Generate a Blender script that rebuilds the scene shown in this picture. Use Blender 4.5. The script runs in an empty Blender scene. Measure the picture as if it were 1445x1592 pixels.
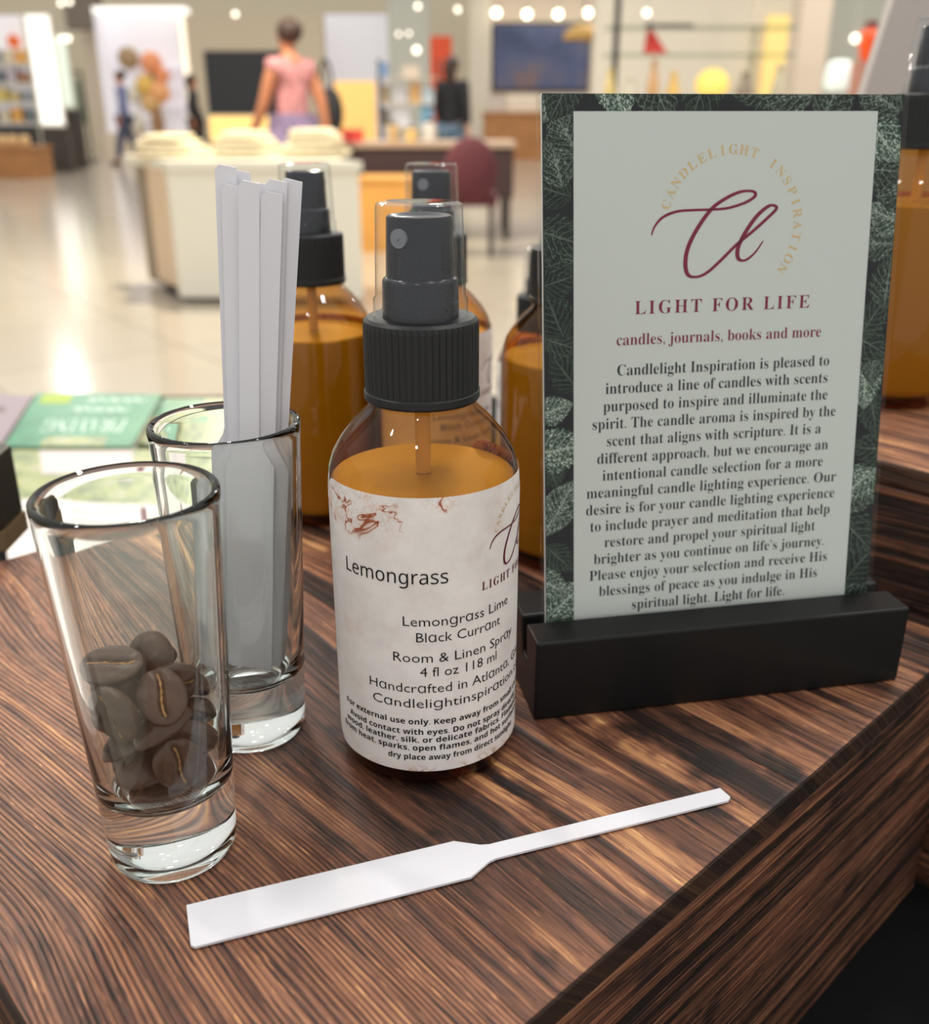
import bpy, bmesh, math, random
from mathutils import Vector, Matrix, Quaternion

random.seed(11)
SC = bpy.context.scene
COL = SC.collection
PI = math.pi

# ------------------------------------------------------------------ camera, world, lamps, exposure
TZ = 0.90                      # height of the burned-wood crate top above the floor
CAM_Z = TZ + 0.1615
FPX, PITCH = 1524.4, math.radians(22.39)
cd = bpy.data.cameras.new('camera')
cd.sensor_fit = 'HORIZONTAL'
cd.sensor_width = 36.0
cd.lens = 36.0 * FPX / 1445
cd.clip_start = 0.01
cd.clip_end = 200
cd.dof.use_dof = True
cd.dof.focus_distance = 0.237
cd.dof.aperture_fstop = 14.5
cam = bpy.data.objects.new('camera', cd)
COL.objects.link(cam)
cam.location = (0, 0, CAM_Z)
cam.rotation_euler = (PI / 2 - PITCH, 0, 0)
SC.camera = cam

SC.view_settings.view_transform = 'Standard'
SC.view_settings.look = 'None'
SC.view_settings.gamma = 1.0
SC.view_settings.use_curve_mapping = False
SC.view_settings.exposure = 0.0
SC.cycles.max_bounces = 24
SC.cycles.transmission_bounces = 20
SC.cycles.transparent_max_bounces = 24
SC.cycles.sample_clamp_indirect = 6.0

wd = bpy.data.worlds.new('store_light')
SC.world = wd
wd.use_nodes = True
wbg = wd.node_tree.nodes['Background']
wbg.inputs[0].default_value = (1.0, 0.975, 0.945, 1)
wbg.inputs[1].default_value = 0.86


def disc_lamp(name, loc, power, size, color=(1, 0.955, 0.90), aim=None):
    l = bpy.data.lights.new(name, 'AREA')
    l.shape = 'DISK'
    l.size = size
    l.energy = power
    l.color = color
    o = bpy.data.objects.new(name, l)
    COL.objects.link(o)
    o.location = loc
    if aim is not None:
        o.rotation_euler = (Vector(aim) - Vector(loc)).to_track_quat('-Z', 'Y').to_euler()
    return o


for (lx, ly, p) in ((-1.5, 1.0, 15), (-0.35, 1.5, 13), (0.6, 1.2, 13), (1.5, 1.9, 10), (-0.9, 2.6, 13),
                    (0.4, 2.9, 11), (-1.7, -0.2, 9), (0.9, 0.1, 8), (-0.3, -1.2, 9)):
    disc_lamp('downlight_lamp', (lx, ly, 3.5), p * 1.0, 0.14)
for (lx, ly) in ((-5, 12), (0, 13.5), (5, 12), (-8, 19.5), (-2.5, 19.5), (3.5, 20.5), (2.4, 9.5)):
    disc_lamp('hall_lamp', (lx, ly, 4.4), 75, 0.5)
for (lx, ly) in ((-2.6, 4.2), (-1.1, 4.6), (0.5, 4.4), (2.0, 4.8), (-1.8, 6.2), (1.3, 6.4), (-2.3, 2.2), (2.2, 0.8)):
    disc_lamp('store_spot_lamp', (lx, ly, 3.9), 7, 0.11)
disc_lamp('table_spot_lamp', (-1.6, 6.9, 3.8), 210, 0.25, (1, 0.9, 0.7), (-1.5, 6.9, 0.8))

# ------------------------------------------------------------------ helpers
CW, CH = 1445, 1592


def ray(px, py):
    f = Vector((0, math.cos(PITCH), -math.sin(PITCH)))
    u = Vector((0, math.sin(PITCH), math.cos(PITCH)))
    return f + Vector((1, 0, 0)) * ((px - CW / 2) / FPX) - u * ((py - CH / 2) / FPX)


def at(px, py, Y):
    k = ray(px, py)
    return Vector((0, 0, CAM_Z)) + k * (Y / k.y)


def on(px, py, z):
    k = ray(px, py)
    return Vector((0, 0, CAM_Z)) + k * ((z - CAM_Z) / k.z)


def lin(c):
    def f(v):
        v = v / 255.0
        return v / 12.92 if v <= 0.04045 else ((v + 0.055) / 1.055) ** 2.4
    return (f(c[0]), f(c[1]), f(c[2]), 1)


def mat(name, rgb=(200, 200, 200), rough=0.5, metal=0.0, emit=0.0, ecol=None, spec=0.5, noise=0.0, nscale=20.0, coat=0.0):
    m = bpy.data.materials.new(name)
    m.use_nodes = True
    nt = m.node_tree
    b = nt.nodes['Principled BSDF']
    b.inputs['Base Color'].default_value = lin(rgb)
    b.inputs['Roughness'].default_value = rough
    b.inputs['Metallic'].default_value = metal
    b.inputs['Specular IOR Level'].default_value = spec
    b.inputs['Coat Weight'].default_value = coat
    if emit:
        b.inputs['Emission Color'].default_value = lin(ecol or rgb)
        b.inputs['Emission Strength'].default_value = emit
    if noise:
        tc = nt.nodes.new('ShaderNodeTexCoord')
        n = nt.nodes.new('ShaderNodeTexNoise')
        n.inputs['Scale'].default_value = nscale
        n.inputs['Detail'].default_value = 4
        nt.links.new(tc.outputs['Object'], n.inputs['Vector'])
        mx = nt.nodes.new('ShaderNodeMix')
        mx.data_type = 'RGBA'
        mx.blend_type = 'MULTIPLY'
        mx.inputs['Factor'].default_value = noise
        mx.inputs['A'].default_value = lin(rgb)
        rp = nt.nodes.new('ShaderNodeValToRGB')
        rp.color_ramp.elements[0].position = 0.3
        rp.color_ramp.elements[0].color = (0.35, 0.35, 0.35, 1)
        rp.color_ramp.elements[1].position = 0.7
        rp.color_ramp.elements[1].color = (1.2, 1.2, 1.2, 1)
        nt.links.new(n.outputs['Fac'], rp.inputs['Fac'])
        nt.links.new(rp.outputs['Color'], mx.inputs['B'])
        nt.links.new(mx.outputs['Result'], b.inputs['Base Color'])
    return m


def bm_obj(name, bm, m=None, parent=None, smooth=False, loc=None, bevel=0.0):
    bmesh.ops.recalc_face_normals(bm, faces=bm.faces[:])
    me = bpy.data.meshes.new(name)
    bm.to_mesh(me)
    bm.free()
    return me_obj(name, me, m, parent, smooth, loc, bevel)


def me_obj(name, me, m=None, parent=None, smooth=False, loc=None, bevel=0.0):
    if m is not None:
        me.materials.append(m)
    if smooth:
        for p in me.polygons:
            p.use_smooth = True
    o = bpy.data.objects.new(name, me)
    COL.objects.link(o)
    if parent is not None:
        o.parent = parent
    if loc is not None:
        o.location = loc
    if bevel:
        b = o.modifiers.new('edge', 'BEVEL')
        b.width = bevel
        b.segments = 2
        b.limit_method = 'ANGLE'
    return o


def tag(o, label=None, cat=None, group=None, kind=None):
    if label:
        o['label'] = label
    if cat:
        o['category'] = cat
    if group:
        o['group'] = group
    if kind:
        o['kind'] = kind
    return o


def thing(name, loc, label, cat, group=None, rz=0.0):
    o = bpy.data.objects.new(name, None)
    o.empty_display_size = 0.02
    COL.objects.link(o)
    o.location = loc
    o.rotation_euler = (0, 0, rz)
    return tag(o, label, cat, group)


def kids(o):
    return [c for c in bpy.data.objects if c.parent == o]


def copy_tree(o, parent=None):
    c = o.copy()
    COL.objects.link(c)
    c.parent = parent
    for ch in kids(o):
        copy_tree(ch, c)
    return c


def add_box(bm, x0, x1, y0, y1, z0, z1):
    vs = [bm.verts.new((x, y, z)) for z in (z0, z1) for (x, y) in ((x0, y0), (x1, y0), (x1, y1), (x0, y1))]
    for f in ((3, 2, 1, 0), (4, 5, 6, 7), (0, 1, 5, 4), (1, 2, 6, 5), (2, 3, 7, 6), (3, 0, 4, 7)):
        bm.faces.new([vs[i] for i in f])


def box(name, x0, x1, y0, y1, z0, z1, m, parent=None, bevel=0.0):
    bm = bmesh.new()
    add_box(bm, x0, x1, y0, y1, z0, z1)
    return bm_obj(name, bm, m, parent, bevel=bevel)


def add_lathe(bm, prof, n=48, c=(0, 0, 0), close=False):
    rows = []
    for r, z in prof:
        if r <= 1e-7:
            rows.append([bm.verts.new((c[0], c[1], c[2] + z))])
        else:
            rows.append([bm.verts.new((c[0] + r * math.cos(2 * PI * i / n), c[1] + r * math.sin(2 * PI * i / n), c[2] + z)) for i in range(n)])
    prs = list(zip(rows, rows[1:]))
    if close:
        prs.append((rows[-1], rows[0]))
    for a, b in prs:
        for i in range(n):
            j = (i + 1) % n
            if len(a) == 1 and len(b) == 1:
                continue
            if len(a) == 1:
                bm.faces.new((a[0], b[i], b[j]))
            elif len(b) == 1:
                bm.faces.new((a[i], a[j], b[0]))
            else:
                bm.faces.new((a[i], a[j], b[j], b[i]))


def lathe(name, prof, m, parent=None, n=48, loc=None, smooth=True, close=False):
    bm = bmesh.new()
    add_lathe(bm, prof, n, close=close)
    o = bm_obj(name, bm, m, parent, smooth, loc)
    if smooth:
        sharp(o.data, 40)
    return o


def sharp(me, deg):
    bm = bmesh.new()
    bm.from_mesh(me)
    for e in bm.edges:
        if len(e.link_faces) == 2 and e.calc_face_angle(0) > math.radians(deg):
            e.smooth = False
    bm.to_mesh(me)
    bm.free()


def smooth_prof(pts, k=6):
    out = []
    n = len(pts)
    for i in range(n - 1):
        p0, p1, p2, p3 = pts[max(i - 1, 0)], pts[i], pts[i + 1], pts[min(i + 2, n - 1)]
        for j in range(k):
            t = j / k
            out.append(tuple(0.5 * ((2 * b) + (c - a) * t + (2 * a - 5 * b + 4 * c - d) * t * t + (3 * b - a - 3 * c + d) * t ** 3)
                             for a, b, c, d in zip(p0, p1, p2, p3)))
    out.append(tuple(pts[-1]))
    return out


def ellipsoid(bm, c, r, u=14, v=9, rot=None):
    M = Matrix.Translation(c) @ (rot.to_matrix().to_4x4() if rot else Matrix()) @ Matrix.Diagonal((r[0], r[1], r[2], 1))
    bmesh.ops.create_uvsphere(bm, u_segments=u, v_segments=v, radius=1, matrix=M)


def sphere(name, c, r, m, parent=None):
    bm = bmesh.new()
    ellipsoid(bm, c, r)
    return bm_obj(name, bm, m, parent, True)


def pxbox(name, x0, x1, y0, y1, Y, depth, m, parent=None, floor=False, bevel=0.0):
    """a box whose front face stands at distance Y"""
    a, b = at(x0, y1, Y), at(x1, y0, Y)
    c = at(x0, y0, Y)
    xl, xr = (a.x + c.x) / 2, (at(x1, y1, Y).x + b.x) / 2
    z0 = 0.0 if floor else a.z
    return box(name, xl, xr, Y, Y + depth, z0, b.z, m, parent, bevel)


# nodes shorthand
class N:
    def __init__(s, m):
        s.m = m
        m.use_nodes = True
        s.t = m.node_tree
        s.b = s.t.nodes.get('Principled BSDF')
        s.out = s.t.nodes['Material Output']

    def new(s, k, **kw):
        n = s.t.nodes.new('ShaderNode' + k)
        for a, v in kw.items():
            setattr(n, a, v)
        return n

    def link(s, a, b):
        s.t.links.new(a, b)

    def val(s, sock, x):
        if hasattr(x, 'links') or isinstance(x, bpy.types.NodeSocket):
            s.link(x, sock)
        else:
            sock.default_value = x

    def math(s, op, a, b=0.0, c=0.0, clamp=False):
        n = s.new('Math', operation=op, use_clamp=clamp)
        s.val(n.inputs[0], a)
        s.val(n.inputs[1], b)
        s.val(n.inputs[2], c)
        return n.outputs[0]

    def xyz(s, v):
        n = s.new('SeparateXYZ')
        s.link(v, n.inputs[0])
        return n.outputs

    def vec(s, x, y, z):
        n = s.new('CombineXYZ')
        s.val(n.inputs[0], x)
        s.val(n.inputs[1], y)
        s.val(n.inputs[2], z)
        return n.outputs[0]

    def noise(s, v, scale=1.0, detail=2.0, rough=0.5, dist=0.0):
        n = s.new('TexNoise')
        s.link(v, n.inputs['Vector'])
        n.inputs['Scale'].default_value = scale
        n.inputs['Detail'].default_value = detail
        n.inputs['Roughness'].default_value = rough
        n.inputs['Distortion'].default_value = dist
        return n.outputs['Fac']

    def ramp(s, f, stops):
        n = s.new('ValToRGB')
        el = n.color_ramp.elements
        while len(el) < len(stops):
            el.new(0.5)
        for e, (p, c) in zip(el, stops):
            e.position = p
            e.color = c if len(c) == 4 else lin(c)
        s.val(n.inputs['Fac'], f)
        return n.outputs['Color']

    def mix(s, f, a, b, mode='MIX'):
        n = s.new('Mix', data_type='RGBA', blend_type=mode)
        s.val(n.inputs['Factor'], f)
        s.val(n.inputs['A'], a)
        s.val(n.inputs['B'], b)
        return n.outputs['Result']

    def smooth(s, x, lo, hi):
        n = s.new('MapRange', interpolation_type='SMOOTHSTEP')
        s.val(n.inputs[0], x)
        n.inputs[1].default_value = lo
        n.inputs[2].default_value = hi
        return n.outputs[0]


# ------------------------------------------------------------------ materials
def burned_wood(name, along='Y', seed=0.0, dark=0.0, fine_at=None, side_char=0.0, warp=1.0, freq=1.0):
    """scorched, wire-brushed softwood; grain runs along one object axis"""
    m = bpy.data.materials.new(name)
    n = N(m)
    tc = n.new('TexCoord')
    X, Y, Z = n.xyz(tc.outputs['Object'])
    if along == 'Y':
        g, c, h = Y, n.math('ADD', X, Z), Z
    else:
        g, c, h = X, n.math('ADD', Y, Z), Y
    c = n.math('ADD', c, seed)
    # warp of the cross-grain coordinate: long slow waves plus small wobble
    w1 = n.noise(n.vec(n.math('MULTIPLY', c, 7.0), n.math('MULTIPLY', g, 3.6), seed * 7), 1.0, 1.5)
    w2 = n.noise(n.vec(n.math('MULTIPLY', c, 70.0), n.math('MULTIPLY', g, 16.0), 3.1), 1.0, 2.0)
    cw = n.math('ADD', c, n.math('MULTIPLY_ADD', w1, 0.060 * warp, n.math('MULTIPLY', w2, 0.0032 * warp)))
    mid = n.noise(n.vec(n.math('MULTIPLY', cw, 330.0 * freq), n.math('MULTIPLY', g, 5.0), 8.7), 1.0, 2.0, 0.6)
    broad = n.noise(n.vec(n.math('MULTIPLY', cw, 125.0 * freq), n.math('MULTIPLY', g, 4.5), 1.7), 1.0, 2.5, 0.6)
    jit = n.noise(n.vec(n.math('MULTIPLY', cw, 110.0), 0.0, 2.0), 1.0, 2.0)
    ph = n.math('ADD', n.math('MULTIPLY', cw, 2 * PI / 0.00145), n.math('MULTIPLY', jit, 7.0))
    fine = n.math('MULTIPLY_ADD', n.math('SINE', ph), 0.5, 0.5)
    fibre = n.noise(n.vec(n.math('MULTIPLY', cw, 1600.0), n.math('MULTIPLY', g, 60.0), 0.3), 1.0, 3.0, 0.6)
    fleck = n.noise(n.vec(n.math('MULTIPLY', cw, 900.0), n.math('MULTIPLY', g, 140.0), 4.3), 1.0, 1.0, 0.5)
    burn = n.noise(n.vec(n.math('MULTIPLY', cw, 34.0), n.math('MULTIPLY', g, 13.0), 5.5 + seed), 1.0, 3.0, 0.55)
    fine = n.math('POWER', fine, 0.45)
    if fine_at is not None:
        wt = n.smooth(n.math('ADD', c, n.math('MULTIPLY', w1, 0.05)), seed + fine_at + 0.065, seed + fine_at - 0.02)
    else:
        wt = 0.35
    bb = n.smooth(broad, 0.44, 0.58)
    mm = n.smooth(mid, 0.36, 0.62)
    coarse = n.math('ADD', n.math('MULTIPLY', bb, 0.62), n.math('MULTIPLY', mm, 0.38))
    fines = n.math('ADD', n.math('MULTIPLY', fine, 0.46), n.math('MULTIPLY_ADD', mm, 0.30, 0.20))
    ring = n.math('ADD', n.math('MULTIPLY', fines, wt), n.math('MULTIPLY', coarse, n.math('SUBTRACT', 1.0, wt)))
    v = n.math('ADD', n.math('MULTIPLY', ring, 0.66), n.math('MULTIPLY_ADD', n.smooth(fibre, 0.28, 0.72), 0.22, -0.02))
    v = n.math('ADD', v, n.math('MULTIPLY', burn, n.math('MULTIPLY_ADD', wt, -0.55, 1.0)))
    v = n.math('SUBTRACT', v, n.math('MULTIPLY_ADD', wt, -0.315, 0.50 + dark))
    v = n.math('ADD', v, n.math('MULTIPLY', n.smooth(fleck, 0.66, 0.74), 0.16))
    dash = n.noise(n.vec(n.math('MULTIPLY', cw, 1250.0), n.math('MULTIPLY', g, 95.0), 6.6), 1.0, 2.0, 0.55)
    v = n.math('SUBTRACT', v, n.math('MULTIPLY', n.smooth(dash, 0.56, 0.66), 0.16))
    v = n.math('ADD', v, 0.025)
    patch = n.noise(n.vec(n.math('MULTIPLY', cw, 55.0), n.math('MULTIPLY', g, 26.0), 12.0 + seed), 1.0, 3.0, 0.6)
    v = n.math('SUBTRACT', v, n.math('MULTIPLY', n.smooth(patch, 0.58, 0.70), n.math('MULTIPLY_ADD', wt, -0.25, 0.36)))
    col = n.ramp(v, [(0.0, (26, 17, 14)), (0.18, (50, 31, 24)), (0.42, (98, 62, 45)), (0.62, (140, 93, 67)), (0.80, (186, 134, 90)), (1.0, (226, 178, 118))])
    geo = n.new('NewGeometry')
    vt = n.new('VectorTransform', vector_type='NORMAL', convert_from='WORLD', convert_to='OBJECT')
    n.link(geo.outputs['True Normal'], vt.inputs[0])
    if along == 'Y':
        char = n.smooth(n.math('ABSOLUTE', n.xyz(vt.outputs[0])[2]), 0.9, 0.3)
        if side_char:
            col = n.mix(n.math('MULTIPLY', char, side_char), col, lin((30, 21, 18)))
    n.link(col, n.b.inputs['Base Color'])
    n.b.inputs['Roughness'].default_value = 0.50
    n.b.inputs['Specular IOR Level'].default_value = 0.45
    bp = n.new('Bump')
    bp.inputs['Distance'].default_value = 0.0006
    bp.inputs['Strength'].default_value = 0.7
    n.link(n.math('MULTIPLY_ADD', fibre, 0.35, ring), bp.inputs['Height'])
    n.link(bp.outputs['Normal'], n.b.inputs['Normal'])
    return m


def clear_shell(name, tint, edge_tint, haze=0.0, haze_col=(220, 225, 230), rough=0.02, ior=1.45, boost=1.0):
    """thin clear wall: tinted see-through plus fresnel mirror"""
    m = bpy.data.materials.new(name)
    n = N(m)
    n.t.nodes.remove(n.b)
    lw = n.new('LayerWeight')
    lw.inputs['Blend'].default_value = 0.5
    tr = n.new('BsdfTransparent')
    n.link(n.mix(n.math('POWER', lw.outputs['Facing'], 3.0), lin(tint), lin(edge_tint)), tr.inputs['Color'])
    gl = n.new('BsdfGlossy')
    gl.inputs['Roughness'].default_value = rough
    f0 = ((ior - 1) / (ior + 1)) ** 2
    mx = n.new('MixShader')
    n.link(n.math('MULTIPLY', n.math('MULTIPLY_ADD', n.math('POWER', lw.outputs['Facing'], 5.0), 1.0 - f0, f0), boost, clamp=True), mx.inputs[0])
    n.link(tr.outputs[0], mx.inputs[1])
    n.link(gl.outputs[0], mx.inputs[2])
    last = mx.outputs[0]
    if haze:
        df = n.new('BsdfDiffuse')
        df.inputs['Color'].default_value = lin(haze_col)
        m2 = n.new('MixShader')
        m2.inputs[0].default_value = haze
        n.link(last, m2.inputs[1])
        n.link(df.outputs[0], m2.inputs[2])
        last = m2.outputs[0]
    n.link(last, n.out.inputs['Surface'])
    return m


def real_glass(name, col=(253, 255, 254)):
    m = bpy.data.materials.new(name)
    n = N(m)
    n.t.nodes.remove(n.b)
    g = n.new('BsdfGlass')
    g.inputs['IOR'].default_value = 1.5
    g.inputs['Roughness'].default_value = 0.0
    g.inputs['Color'].default_value = lin(col)
    n.link(g.outputs[0], n.out.inputs['Surface'])
    return m


M = {}
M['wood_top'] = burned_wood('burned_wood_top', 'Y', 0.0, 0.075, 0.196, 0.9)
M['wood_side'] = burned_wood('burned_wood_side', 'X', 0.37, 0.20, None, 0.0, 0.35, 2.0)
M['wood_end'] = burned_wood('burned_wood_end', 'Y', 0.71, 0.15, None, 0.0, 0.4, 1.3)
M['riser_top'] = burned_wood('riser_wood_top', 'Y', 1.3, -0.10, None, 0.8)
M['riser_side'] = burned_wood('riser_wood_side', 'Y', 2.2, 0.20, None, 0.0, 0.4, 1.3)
M['amber'] = clear_shell('amber_glass', (240, 205, 150), (150, 92, 44), ior=1.45, boost=1.0)
M['clear_cap'] = clear_shell('clear_plastic_cap', (250, 251, 252), (232, 237, 242), haze=0.014, ior=1.42, boost=1.0)
M['acrylic'] = clear_shell('clear_acrylic', (254, 255, 254), (246, 250, 248), haze=0.003, haze_col=(200, 205, 205), ior=1.25, boost=0.7)
M['glass'] = real_glass('shot_glass')
M['liquid'] = mat('amber_liquid', (170, 152, 40), 0.25, spec=0.4)
M['tube'] = mat('dip_tube_plastic', (222, 196, 140), 0.4)
M['black_plastic'] = mat('black_ribbed_plastic', (30, 32, 34), 0.45, spec=0.35)
M['spray'] = mat('sprayer_plastic', (20, 25, 34), 0.22, spec=0.32)
M['nozzle'] = mat('nozzle_plastic', (118, 122, 130), 0.4)
M['block'] = mat('black_painted_wood', (15, 15, 16), 0.42, spec=0.28, noise=0.35, nscale=160)
M['strip'] = mat('white_blotter_paper', (222, 222, 228), 0.75, spec=0.2)
M['panel_print'] = mat('pale_card_print', (200, 204, 202), 0.55)
M['card_dark'] = mat('dark_card_print', (20, 22, 28), 0.5, spec=0.2, noise=0.6, nscale=140)
M['white_edge'] = mat('card_edge_white', (225, 228, 228), 0.5)
M['maroon'] = mat('maroon_ink', (122, 24, 58), 0.5, spec=0.2)
M['gold'] = mat('gold_ink', (206, 176, 124), 0.4)
M['ink'] = mat('dark_ink', (26, 29, 40), 0.5, spec=0.2)
M['label_ink'] = mat('black_label_ink', (14, 12, 14), 0.5, spec=0.2)
M['label_maroon'] = mat('maroon_label_ink', (96, 24, 40), 0.5)
M['cloth'] = mat('black_tablecloth', (13, 13, 14), 0.9, spec=0.15, noise=0.5, nscale=900)
M['bean'] = mat('roasted_bean', (86, 58, 44), 0.38, noise=0.35, nscale=220, coat=0.15)
nb = N(M['bean'])
tcb = nb.new('TexCoord')
bmp = nb.new('Bump')
bmp.inputs['Distance'].default_value = 0.0004
bmp.inputs['Strength'].default_value = 0.8
nb.link(nb.noise(tcb.outputs['Object'], 420.0, 3.0, 0.55), bmp.inputs['Height'])
nb.link(bmp.outputs['Normal'], nb.b.inputs['Normal'])
M['crease'] = mat('bean_crease', (186, 138, 84), 0.6)


def leaf_print():
    m = bpy.data.materials.new('leaf_print')
    n = N(m)
    uv = n.new('UVMap')
    uv.uv_map = 'UVMap'
    u, v, _ = n.xyz(uv.outputs[0])
    at_ = n.new('Attribute', attribute_name='tint')
    tint = at_.outputs['Fac']
    au = n.math('ABSOLUTE', u)
    side = n.math('PINGPONG', n.math('MULTIPLY', n.math('SUBTRACT', v, n.math('MULTIPLY', au, 0.32)), 7.0), 0.5)
    vein = n.math('MAXIMUM', n.smooth(side, 0.10, 0.02), n.smooth(au, 0.07, 0.02))
    vo = n.new('TexVoronoi', feature='DISTANCE_TO_EDGE')
    vo.inputs['Scale'].default_value = 9.0
    n.link(n.vec(n.math('MULTIPLY', u, 0.7), n.math('MULTIPLY', v, 1.3), tint), vo.inputs['Vector'])
    cell = n.smooth(vo.outputs['Distance'], 0.02, 0.30)
    sh = n.noise(n.vec(u, v, tint), 3.0, 3.0)
    lo = n.mix(tint, lin((10, 16, 16)), lin((36, 62, 48)))
    hi = n.mix(tint, lin((44, 72, 58)), lin((206, 216, 208)))
    f = n.math('MULTIPLY', cell, n.math('MULTIPLY_ADD', sh, 2.6, -0.75, clamp=True))
    col = n.mix(f, lo, hi)
    col = n.mix(n.math('MULTIPLY', vein, n.math('MULTIPLY_ADD', tint, 0.5, 0.15)), col, lin((170, 186, 174)))
    n.link(col, n.b.inputs['Base Color'])
    n.b.inputs['Roughness'].default_value = 0.5
    n.b.inputs['Specular IOR Level'].default_value = 0.2
    return m


M['leaf_print'] = leaf_print()


def label_paper():
    m = bpy.data.materials.new('marbled_label_paper')
    n = N(m)
    uv = n.new('UVMap')
    uv.uv_map = 'UVMap'
    s, z, _ = n.xyz(uv.outputs[0])          # millimetres along and up the label
    p = n.vec(s, z, 0.0)
    base = n.noise(p, 0.10, 5.0, 0.6)
    col = n.ramp(base, [(0.25, (214, 208, 206)), (0.5, (229, 225, 222)), (0.75, (238, 235, 232))])
    w = n.noise(p, 0.075, 3.5, 0.6, 0.9)
    vein = n.smooth(n.math('ABSOLUTE', n.math('SUBTRACT', w, 0.5)), 0.022, 0.004)
    vein2 = n.smooth(n.math('ABSOLUTE', n.math('SUBTRACT', n.noise(p, 0.42, 3.0, 0.6, 1.0), 0.5)), 0.035, 0.006)
    # veins gather in the top corner and along the foot
    d1 = n.math('ADD', n.math('POWER', n.math('DIVIDE', n.math('SUBTRACT', s, -18.0), 15.0), 2.0), n.math('POWER', n.math('DIVIDE', n.math('SUBTRACT', z, 74.5), 6.5), 2.0))
    m1 = n.smooth(d1, 1.2, 0.35)
    d2 = n.math('ADD', n.math('POWER', n.math('DIVIDE', n.math('SUBTRACT', s, 4.0), 6.0), 2.0), n.math('POWER', n.math('DIVIDE', n.math('SUBTRACT', z, 79.0), 3.0), 2.0))
    m2 = n.smooth(d2, 1.2, 0.3)
    m3 = n.math('MULTIPLY', n.smooth(n.math('ADD', z, n.math('MULTIPLY', base, 6.0)), 11.5, 8.0), 0.5)
    m4 = n.math('MULTIPLY', n.smooth(n.math('ABSOLUTE', n.math('SUBTRACT', s, 58.0)), 22.0, 8.0), 0.9)
    mask = n.math('MAXIMUM', n.math('MAXIMUM', m1, m2), n.math('MAXIMUM', m3, m4))
    halo = n.math('MULTIPLY', n.smooth(n.math('ABSOLUTE', n.math('SUBTRACT', w, 0.5)), 0.07, 0.0), 0.6)
    col = n.mix(n.math('MULTIPLY', mask, halo), col, lin((222, 180, 152)))
    col = n.mix(n.math('MULTIPLY', mask, n.math('MAXIMUM', vein, n.math('MULTIPLY', vein2, 0.25))), col, lin((150, 72, 40)))
    # stray blush
    bl = n.smooth(n.noise(n.vec(n.math('ADD', s, 40.0), z, 9.0), 0.07, 3.0), 0.60, 0.75)
    col = n.mix(n.math('MULTIPLY', bl, 0.35), col, lin((206, 170, 150)))
    n.link(col, n.b.inputs['Base Color'])
    n.b.inputs['Roughness'].default_value = 0.48
    return m


M['label'] = label_paper()


def floor_tiles():
    m = bpy.data.materials.new('polished_floor_tiles')
    n = N(m)
    tc = n.new('TexCoord')
    X, Y, Z = n.xyz(tc.outputs['Object'])
    br = n.new('TexBrick', offset=0.0)
    br.inputs['Scale'].default_value = 1.0
    br.inputs['Brick Width'].default_value = 0.9
    br.inputs['Row Height'].default_value = 0.9
    br.inputs['Mortar Size'].default_value = 0.006
    br.inputs['Mortar Smooth'].default_value = 0.2
    br.inputs['Color1'].default_value = lin((184, 173, 156))
    br.inputs['Color2'].default_value = lin((178, 168, 152))
    br.inputs['Mortar'].default_value = lin((140, 130, 116))
    r = math.radians(38)
    n.link(n.vec(n.math('ADD', n.math('MULTIPLY', X, math.cos(r)), n.math('MULTIPLY', Y, math.sin(r))),
                 n.math('SUBTRACT', n.math('MULTIPLY', Y, math.cos(r)), n.math('MULTIPLY', X, math.sin(r))), 0.0), br.inputs['Vector'])
    n.link(br.outputs['Color'], n.b.inputs['Base Color'])
    n.b.inputs['Roughness'].default_value = 0.16
    n.b.inputs['Specular IOR Level'].default_value = 0.5
    return m


# ------------------------------------------------------------------ lettering
def styled(s, base=None, geo=False):
    """letters in the serif or sans alphabet of the built-in font; geo: round one-storey a and g"""
    if base is None:
        return s.replace('a', '\u0251').replace('g', '\u0261') if geo else s
    out = ''
    for ch in s:
        if 'A' <= ch <= 'Z':
            out += chr(base + ord(ch) - 65)
        elif 'a' <= ch <= 'z':
            out += chr(base + 26 + ord(ch) - 97)
        elif '0' <= ch <= '9' and base == 0x1D5A0:
            out += chr(0x1D7E2 + ord(ch) - 48)
        else:
            out += ch
    return out


SERIF, SANS, SANSBOLD = 0x1D400, 0x1D5A0, 0x1D5D4


def text_geo(s, size, offset=0.0, spacing=1.0, res=2):
    cu = bpy.data.curves.new('lettering', 'FONT')
    cu.body = s
    cu.size = size
    cu.offset = offset * size
    cu.space_character = spacing
    cu.resolution_u = res
    o = bpy.data.objects.new('lettering', cu)
    me = o.to_mesh()
    vs = [tuple(v.co) for v in me.vertices]
    fs = [tuple(p.vertices) for p in me.polygons]
    o.to_mesh_clear()
    bpy.data.objects.remove(o)
    bpy.data.curves.remove(cu)
    return vs, fs


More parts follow.
